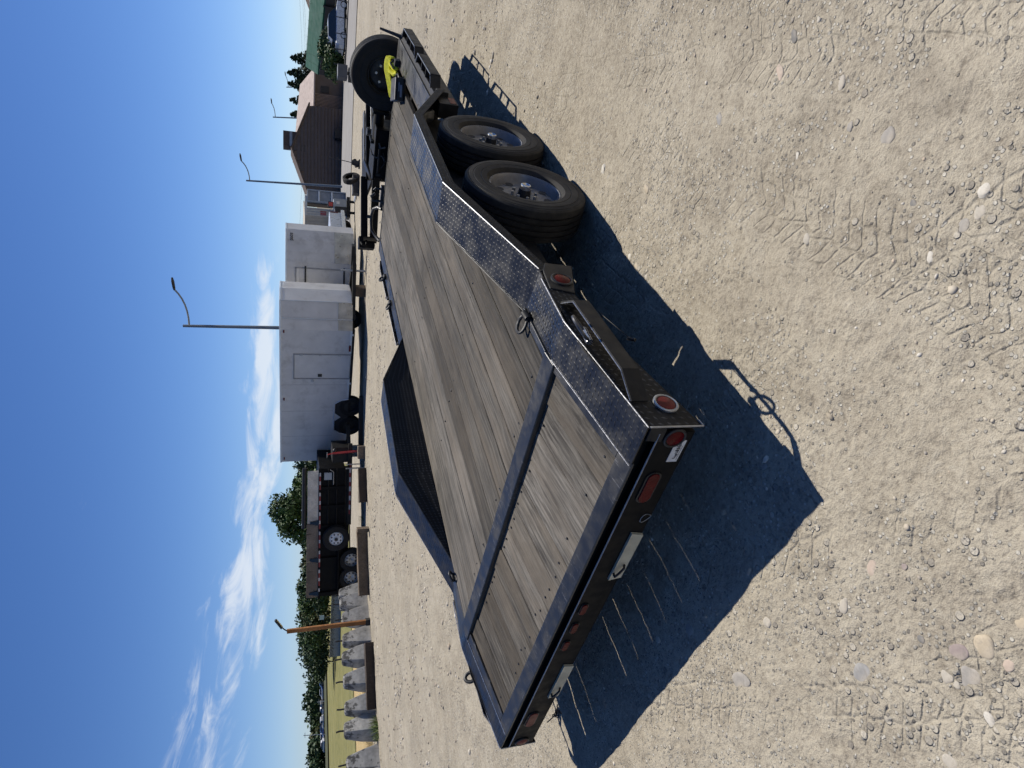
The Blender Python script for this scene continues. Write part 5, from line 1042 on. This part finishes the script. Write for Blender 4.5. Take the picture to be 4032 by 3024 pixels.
# loose tyre, pump on a pole, pipes
p = GP(1400, 705, 24); TY = thing('loose_tyre', 'old black tyre leaning on a dark crate by the road edge', 'tyre', p, .6); t = tyre_mesh('tyre', M_TYRE, .32, .2, .2, M_RIM, TY, (0, 0, .30), (.75, -.6, .25), seg=32)
p = GP(1404, 730, 24); o = MB().box((-.35, -.2, 0), (.35, .2, .26)).build('crate', M_INK, None, bevel=.01, loc=p); o.rotation_euler = (0, 0, math.atan2(RT.y, RT.x)); tag(o, 'low dark crate lying beside the old tyre', 'crate')
p = GP(1400, 645, 24); PP = thing('pump_stand', 'dark pump stand with a long thin upright pole before the brown house', 'pump', p, math.atan2(RT.y, RT.x))
mb = MB(); mb.cyl((.0, 0, .0), (.05, 0, .30), .12, .09, n=10); mb.cyl((-.12, 0, .12), (.16, 0, .2), .07, n=8); mb.box((-.14, -.14, 0), (.14, .14, .05)); mb.build('pump_body', M_STUB, PP, smooth=True); mb = MB(); mb.cyl((.03, 0, .28), (.14, 0, 1.15), .014, n=6); mb.build('pole', M_STUB, PP)
for k, (yy, D) in enumerate(((740, 25), (745, 25.6))):
    a = GP(1392, yy, D); b_ = GP(1385, yy+45, D+2); mb = MB(); mb.cyl((0, 0, .05), (b_-a)+Vector((0, 0, .05)), .045, n=8); o = mb.build('white_pipe', M_WTRIM, None, loc=a); tag(o, ['nearer white pipe lying on the gravel by the grey rack', 'farther white pipe lying on the gravel by the grey rack'][k], 'pipe', 'white pipes on the ground')
# utility box on a post seen above the spare wheel, with hose bits
p = PX(1440, 300, 13.5); p.z = tz(p); UB = thing('utility_box', 'small dark grey utility box on a post behind the spare wheel', 'utility box', p, math.atan2(RT.y, RT.x)); zz = PX(1365, 300, 13.5).z-p.z
mb = MB(); mb.box((-.13, -.1, zz), (.13, .1, zz+.20)); mb.build('box', simple('dark_grey_box', (.06, .065, .075), .5), UB, bevel=.01); mb = MB(); mb.cyl((0, 0, 0), (0, 0, zz), .035, n=8); mb.box((-.16, -.06, zz-.10), (.10, .06, zz-.02)); mb.build('post', M_STUB, UB)
# overhead wires
for k, (x0, x1) in enumerate(((1165, 1172), (1177, 1184), (1183, 1190))):
    a = PX(x0, -200, 95); b_ = PX(x1, 1000, 95); pts = [a.lerp(b_, q/10)-Vector((0, 0, .9*(1-(2*q/10-1)**2))) for q in range(11)]
    c_ = a.copy(); mb = MB(); mb.tube([q-c_ for q in pts], .012, 4); o = mb.build('overhead_wire', M_STUB, None, loc=c_); tag(o, ['uppermost of the thin overhead wires crossing the sky', 'middle one of the thin overhead wires crossing the sky', 'lowest of the thin overhead wires crossing the sky'][k], 'wire', 'overhead wires')

# ------------------------------------------------------------------ stones and gravel
ico = [(0, -.5257, .8507), (0, .5257, .8507), (0, .5257, -.8507), (0, -.5257, -.8507), (.8507, 0, .5257), (-.8507, 0, .5257), (-.8507, 0, -.5257), (.8507, 0, -.5257), (.5257, .8507, 0), (-.5257, .8507, 0), (-.5257, -.8507, 0), (.5257, -.8507, 0)]
icf = [(0,4,1),(0,5,10),(0,10,11),(0,11,4),(0,1,5),(1,4,8),(1,8,9),(1,9,5),(2,7,3),(2,3,6),(2,6,9),(2,9,8),(2,8,7),(3,7,11),(3,11,10),(3,10,6),(4,11,7),(4,7,8),(5,9,6),(5,6,10)]
IC = np.array(ico); IF = np.array(icf)
def m_pebble():
    b = NB('pebbles'); a = b.n('ShaderNodeAttribute', attribute_name='tint').outputs['Color']; n = b.noise(b.pos(), 90, 4, .6)
    b.P(Base_Color=b.mix(b.rmp(n, .3, .7, .0, .45), a, b.mix(.5, a, (.33, .28, .21))), Roughness=.75, Specular_IOR_Level=.3); return b.m
M_PEB = m_pebble()
cand = []
def scatter(n, d0, d1, s0, s1, pw, dens):
    az_ = rng.uniform(-.72, .72, n*3); d = np.sqrt(rng.uniform(d0*d0, d1*d1, n*3)); x = CAM[0]+np.sin(-PSI+az_)*d; y = CAM[1]+np.cos(-PSI+az_)*d
    k = dens(x, y) > rng.random(n*3); x, y, d = x[k][:n], y[k][:n], d[k][:n]; s = s0+(s1-s0)*rng.random(len(x))**pw; return x, y, s
def dens(x, y): return np.clip((vnoise(x, y, 1.2, 31)-.32)*2.0, .06, 1)*np.clip((vnoise(x, y, 4, 33)-.15)*1.8, .1, 1)
X = [scatter(3200, .6, 4.5, .002, .0075, 3.0, dens), scatter(3400, 2.5, 8.5, .0035, .013, 2.6, dens), scatter(6500, 6, 20, .010, .034, 2.2, dens), scatter(70, .8, 7, .010, .022, 1.8, dens)]
px_ = np.concatenate([a[0] for a in X]); py_ = np.concatenate([a[1] for a in X]); ps = np.concatenate([a[2] for a in X]); n = len(px_)
pz_ = terr(px_, py_)+relief(px_, py_)*np.clip((60-np.hypot(px_-CAM[0], py_-CAM[1]))/50, 0, 1)
sc3 = np.stack([ps*rng.uniform(.8, 1.5, n), ps*rng.uniform(.7, 1.1, n), ps*rng.uniform(.45, .8, n)], 1); an = rng.uniform(0, 6.283, n)
v = IC[None]*(1+rng.uniform(-.16, .16, (n, 12, 1)))*sc3[:, None, :]; ca, sa = np.cos(an)[:, None], np.sin(an)[:, None]
v = np.stack([v[..., 0]*ca-v[..., 1]*sa+px_[:, None], v[..., 0]*sa+v[..., 1]*ca+py_[:, None], v[..., 2]+(pz_+sc3[:, 2]*.0)[:, None]], -1)
f = IF[None]+12*np.arange(n)[:, None, None]
gravel = from_np('gravel', v.reshape(-1, 3), f.reshape(-1, 3), M_PEB, smooth=True)
pal = np.array([(.36, .31, .24), (.46, .41, .33), (.28, .25, .215), (.55, .51, .44), (.33, .28, .22), (.40, .345, .27), (.22, .205, .19), (.40, .32, .245), (.60, .57, .51), (.43, .375, .295)])
tint = (pal[rng.integers(0, len(pal), n)]*.72+np.array([.34, .30, .235])*.28)*rng.uniform(.8, 1.15, (n, 1)); ta = gravel.data.attributes.new('tint', 'FLOAT_COLOR', 'POINT')
ta.data.foreach_set('color', np.concatenate([np.repeat(tint, 12, 0), np.ones((n*12, 1))], 1).astype(np.float32).ravel())
tag(gravel, 'loose gravel and pebbles scattered over the dirt lot', 'gravel', None, 'stuff')
def m_stone(name, c, v=.2):
    b = NB(name); p = b.obj(); r = b.rnd(); n1 = b.noise(p, 22, 6, .62); n2 = b.noise(p, 7, 4)
    col = b.mix(b.rmp(n1, .32, .7), tuple(x*(1-v) for x in c), tuple(min(1, x*(1+v)) for x in c)); col = b.mix(b.rmp(n2, .40, .66, .12, .75), col, (.37, .32, .25)); col = b.mix(b.rmp(b.noise(p, 60, 5, .7), .5, .7, 0, .4), col, (.16, .145, .125))
    b.P(Base_Color=col, Roughness=.8, Normal=b.bump(n1, .3, .006)); return b.m
ST = {'grey': m_stone('grey_stone', (.27, .255, .235)), 'pale': m_stone('pale_stone', (.42, .385, .325)), 'white': m_stone('white_stone', (.55, .52, .46)), 'tan': m_stone('tan_stone', (.42, .35, .25)), 'purple': m_stone('purplish_stone', (.24, .19, .185)), 'dark': m_stone('dark_stone', (.11, .115, .12)), 'pink': m_stone('pinkish_stone', (.46, .36, .29)), 'blue': m_stone('blue_grey_stone', (.235, .235, .235))}
def stone(label, x, y, r, col, asp=1.0, rz=0.0, flat=.5, bury=.35):
    flat *= .62; bury = .66
    """x, y, r in photo pixels"""
    p = PZ(x, y, 0); z = gzr(p.x, p.y); p = PZ(x, y, z); dep = (RC @ (np.array(p)-CAM))[1]; R_ = r/F_PX*dep*1.0
    bm = bmesh.new(); bmesh.ops.create_icosphere(bm, subdivisions=3, radius=1); g = np.random.default_rng(int(x*7+y)); w_ = [g.normal(size=3) for _ in range(7)]; am = g.uniform(.02, .09, 7); ph = g.uniform(0, 6, 7); fr = g.uniform(1.0, 3.2, 7)
    for v_ in bm.verts:
        c = np.array(v_.co); k = 1+sum(am[i]*math.sin(fr[i]*float(np.dot(w_[i], c))+ph[i]) for i in range(7)); v_.co = Vector(c*k*np.array([R_*asp, R_, R_*flat]))
    me = bpy.data.meshes.new('stone'); bm.to_mesh(me); bm.free(); me.shade_smooth(); me.materials.append(ST[col]); o = bpy.data.objects.new('stone', me); COL.objects.link(o); o.location = (p.x, p.y, z+R_*flat*(1-2*bury)); o.rotation_euler = (0, 0, rz)
    tag(o, label, 'stone', 'stones set in the dirt')
SN = [('large smooth grey stone in the middle of the right foreground', 3390, 2660, 42, 'blue', 1.1, 0, .4), ('large round tan stone near the bottom right corner', 3877, 2550, 42, 'tan', 1.05, 0, .45), ('large pale grey stone left of the round tan stone', 3815, 2672, 44, 'grey', 1.15, .6, .35), ('pale flat stone beside the large pale grey stone', 3726, 2662, 26, 'pale', 1.0, 0, .4),
      ('bright white oval stone at the bottom right', 3897, 2842, 27, 'white', 1.4, .9, .5), ('long flat grey stone just below the trailer shadow', 2914, 2680, 34, 'grey', 1.7, -.5, .35), ('chalky rounded stone below the shadow corner', 3318, 2386, 26, 'pale', 1.2, .4, .5), ('whitish stone right at the shadow edge', 3022, 2452, 20, 'pale', 1.1, 0, .5),
      ('buried pinkish stone between chalky stone and shadow corner', 3432, 2236, 28, 'pink', 1.3, .2, .28), ('cream stone cut by the right border', 4025, 2457, 24, 'tan', 1.0, 0, .5), ('small dark green-grey stone left of the large tan stone', 3626, 2516, 14, 'dark', 1.2, .7, .5), ('little pale disc stone touching the large pale grey stone', 3766, 2696, 15, 'pale', 1.0, 0, .4),
      ('purplish speckled stone left of the large tan stone', 3764, 2566, 32, 'purple', 1.4, -.5, .35), ('buff stone cut near the bottom edge on the right', 3738, 3000, 32, 'pale', 1.0, .2, .4), ('pinkish stone near the bottom right corner', 3972, 2622, 24, 'pink', 1.2, 0, .45), ('small round pale stone alone in the lower middle', 3177, 2568, 12, 'pale', 1.0, 0, .6),
      ('small brown round stone right of the chalky stone', 3560, 2232, 12, 'purple', 1.0, 0, .5), ('pinkish long stone near the top right', 3068, 286, 18, 'pink', 1.9, .9, .5), ('pale oval stone in the upper right ground', 3314, 326, 20, 'pale', 1.4, .3, .55), ('grey stone below the pale oval stone', 3347, 499, 16, 'grey', 1.3, .6, .6),
      ('half buried grey cobble in the upper right ground', 3495, 538, 29, 'grey', 1.1, 0, .4), ('whitish stone left of the grey cobble, upper right', 3140, 608, 18, 'white', 1.4, .5, .5), ('pale egg-shaped stone in the right middle ground', 3176, 940, 16, 'pale', 1.3, .8, .6), ('white rounded stone far right, in a dark patch', 3872, 748, 27, 'white', 1.15, 0, .5),
      ('dark oval stone right of centre in the right ground', 3596, 803, 14, 'dark', 1.5, 1.0, .5), ('pale grey lumpy stone below the white rounded stone', 3864, 826, 25, 'pale', 1.3, .4, .45), ('flat grey stone set in the dark patch at right', 3792, 890, 25, 'grey', 1.3, .2, .35), ('grey oval pebble near the upper border of the right ground', 2832, 470, 17, 'blue', 1.5, 1.1, .6),
      ('chunk of dark broken rubber or stone near the top right', 3126, 142, 15, 'dark', 2.0, .9, .6), ('whitish pebble right of centre, below the dark oval stone', 3662, 1014, 18, 'white', 1.2, .6, .5), ('round stone faint inside the trailer shadow near its corner', 3006, 1838, 22, 'grey', 1.0, 0, .35), ('round pale stone inside the shadow near the rear bumper', 2590, 2518, 16, 'pale', 1.0, 0, .5),
      ('oval stone inside the shadow left of its middle', 2713, 2484, 24, 'grey', 1.5, .3, .3), ('pale stone at the wheel shadow edge', 2375, 665, 15, 'white', 1.3, .3, .6), ('grey pebble beside the pale stone at the wheel shadow', 2395, 698, 10, 'grey', 1.2, 0, .6), ('tan stone in the gravel drift right of the wheels', 2545, 745, 14, 'tan', 1.4, 1.2, .6),
      ('pale stone at the end of the gravel drift right of the wheels', 2600, 738, 13, 'pale', 1.3, .8, .6), ('buff cobble on the edge of the shadow behind the wheel', 2505, 1058, 18, 'tan', 1.5, .6, .6), ('white cobble beside the buff cobble at the shadow edge', 2480, 1010, 13, 'white', 1.2, 0, .6), ('round tan cobble lower along the shadow edge', 2545, 1085, 15, 'pale', 1.2, 0, .6)]
for s_ in SN: stone(*s_)
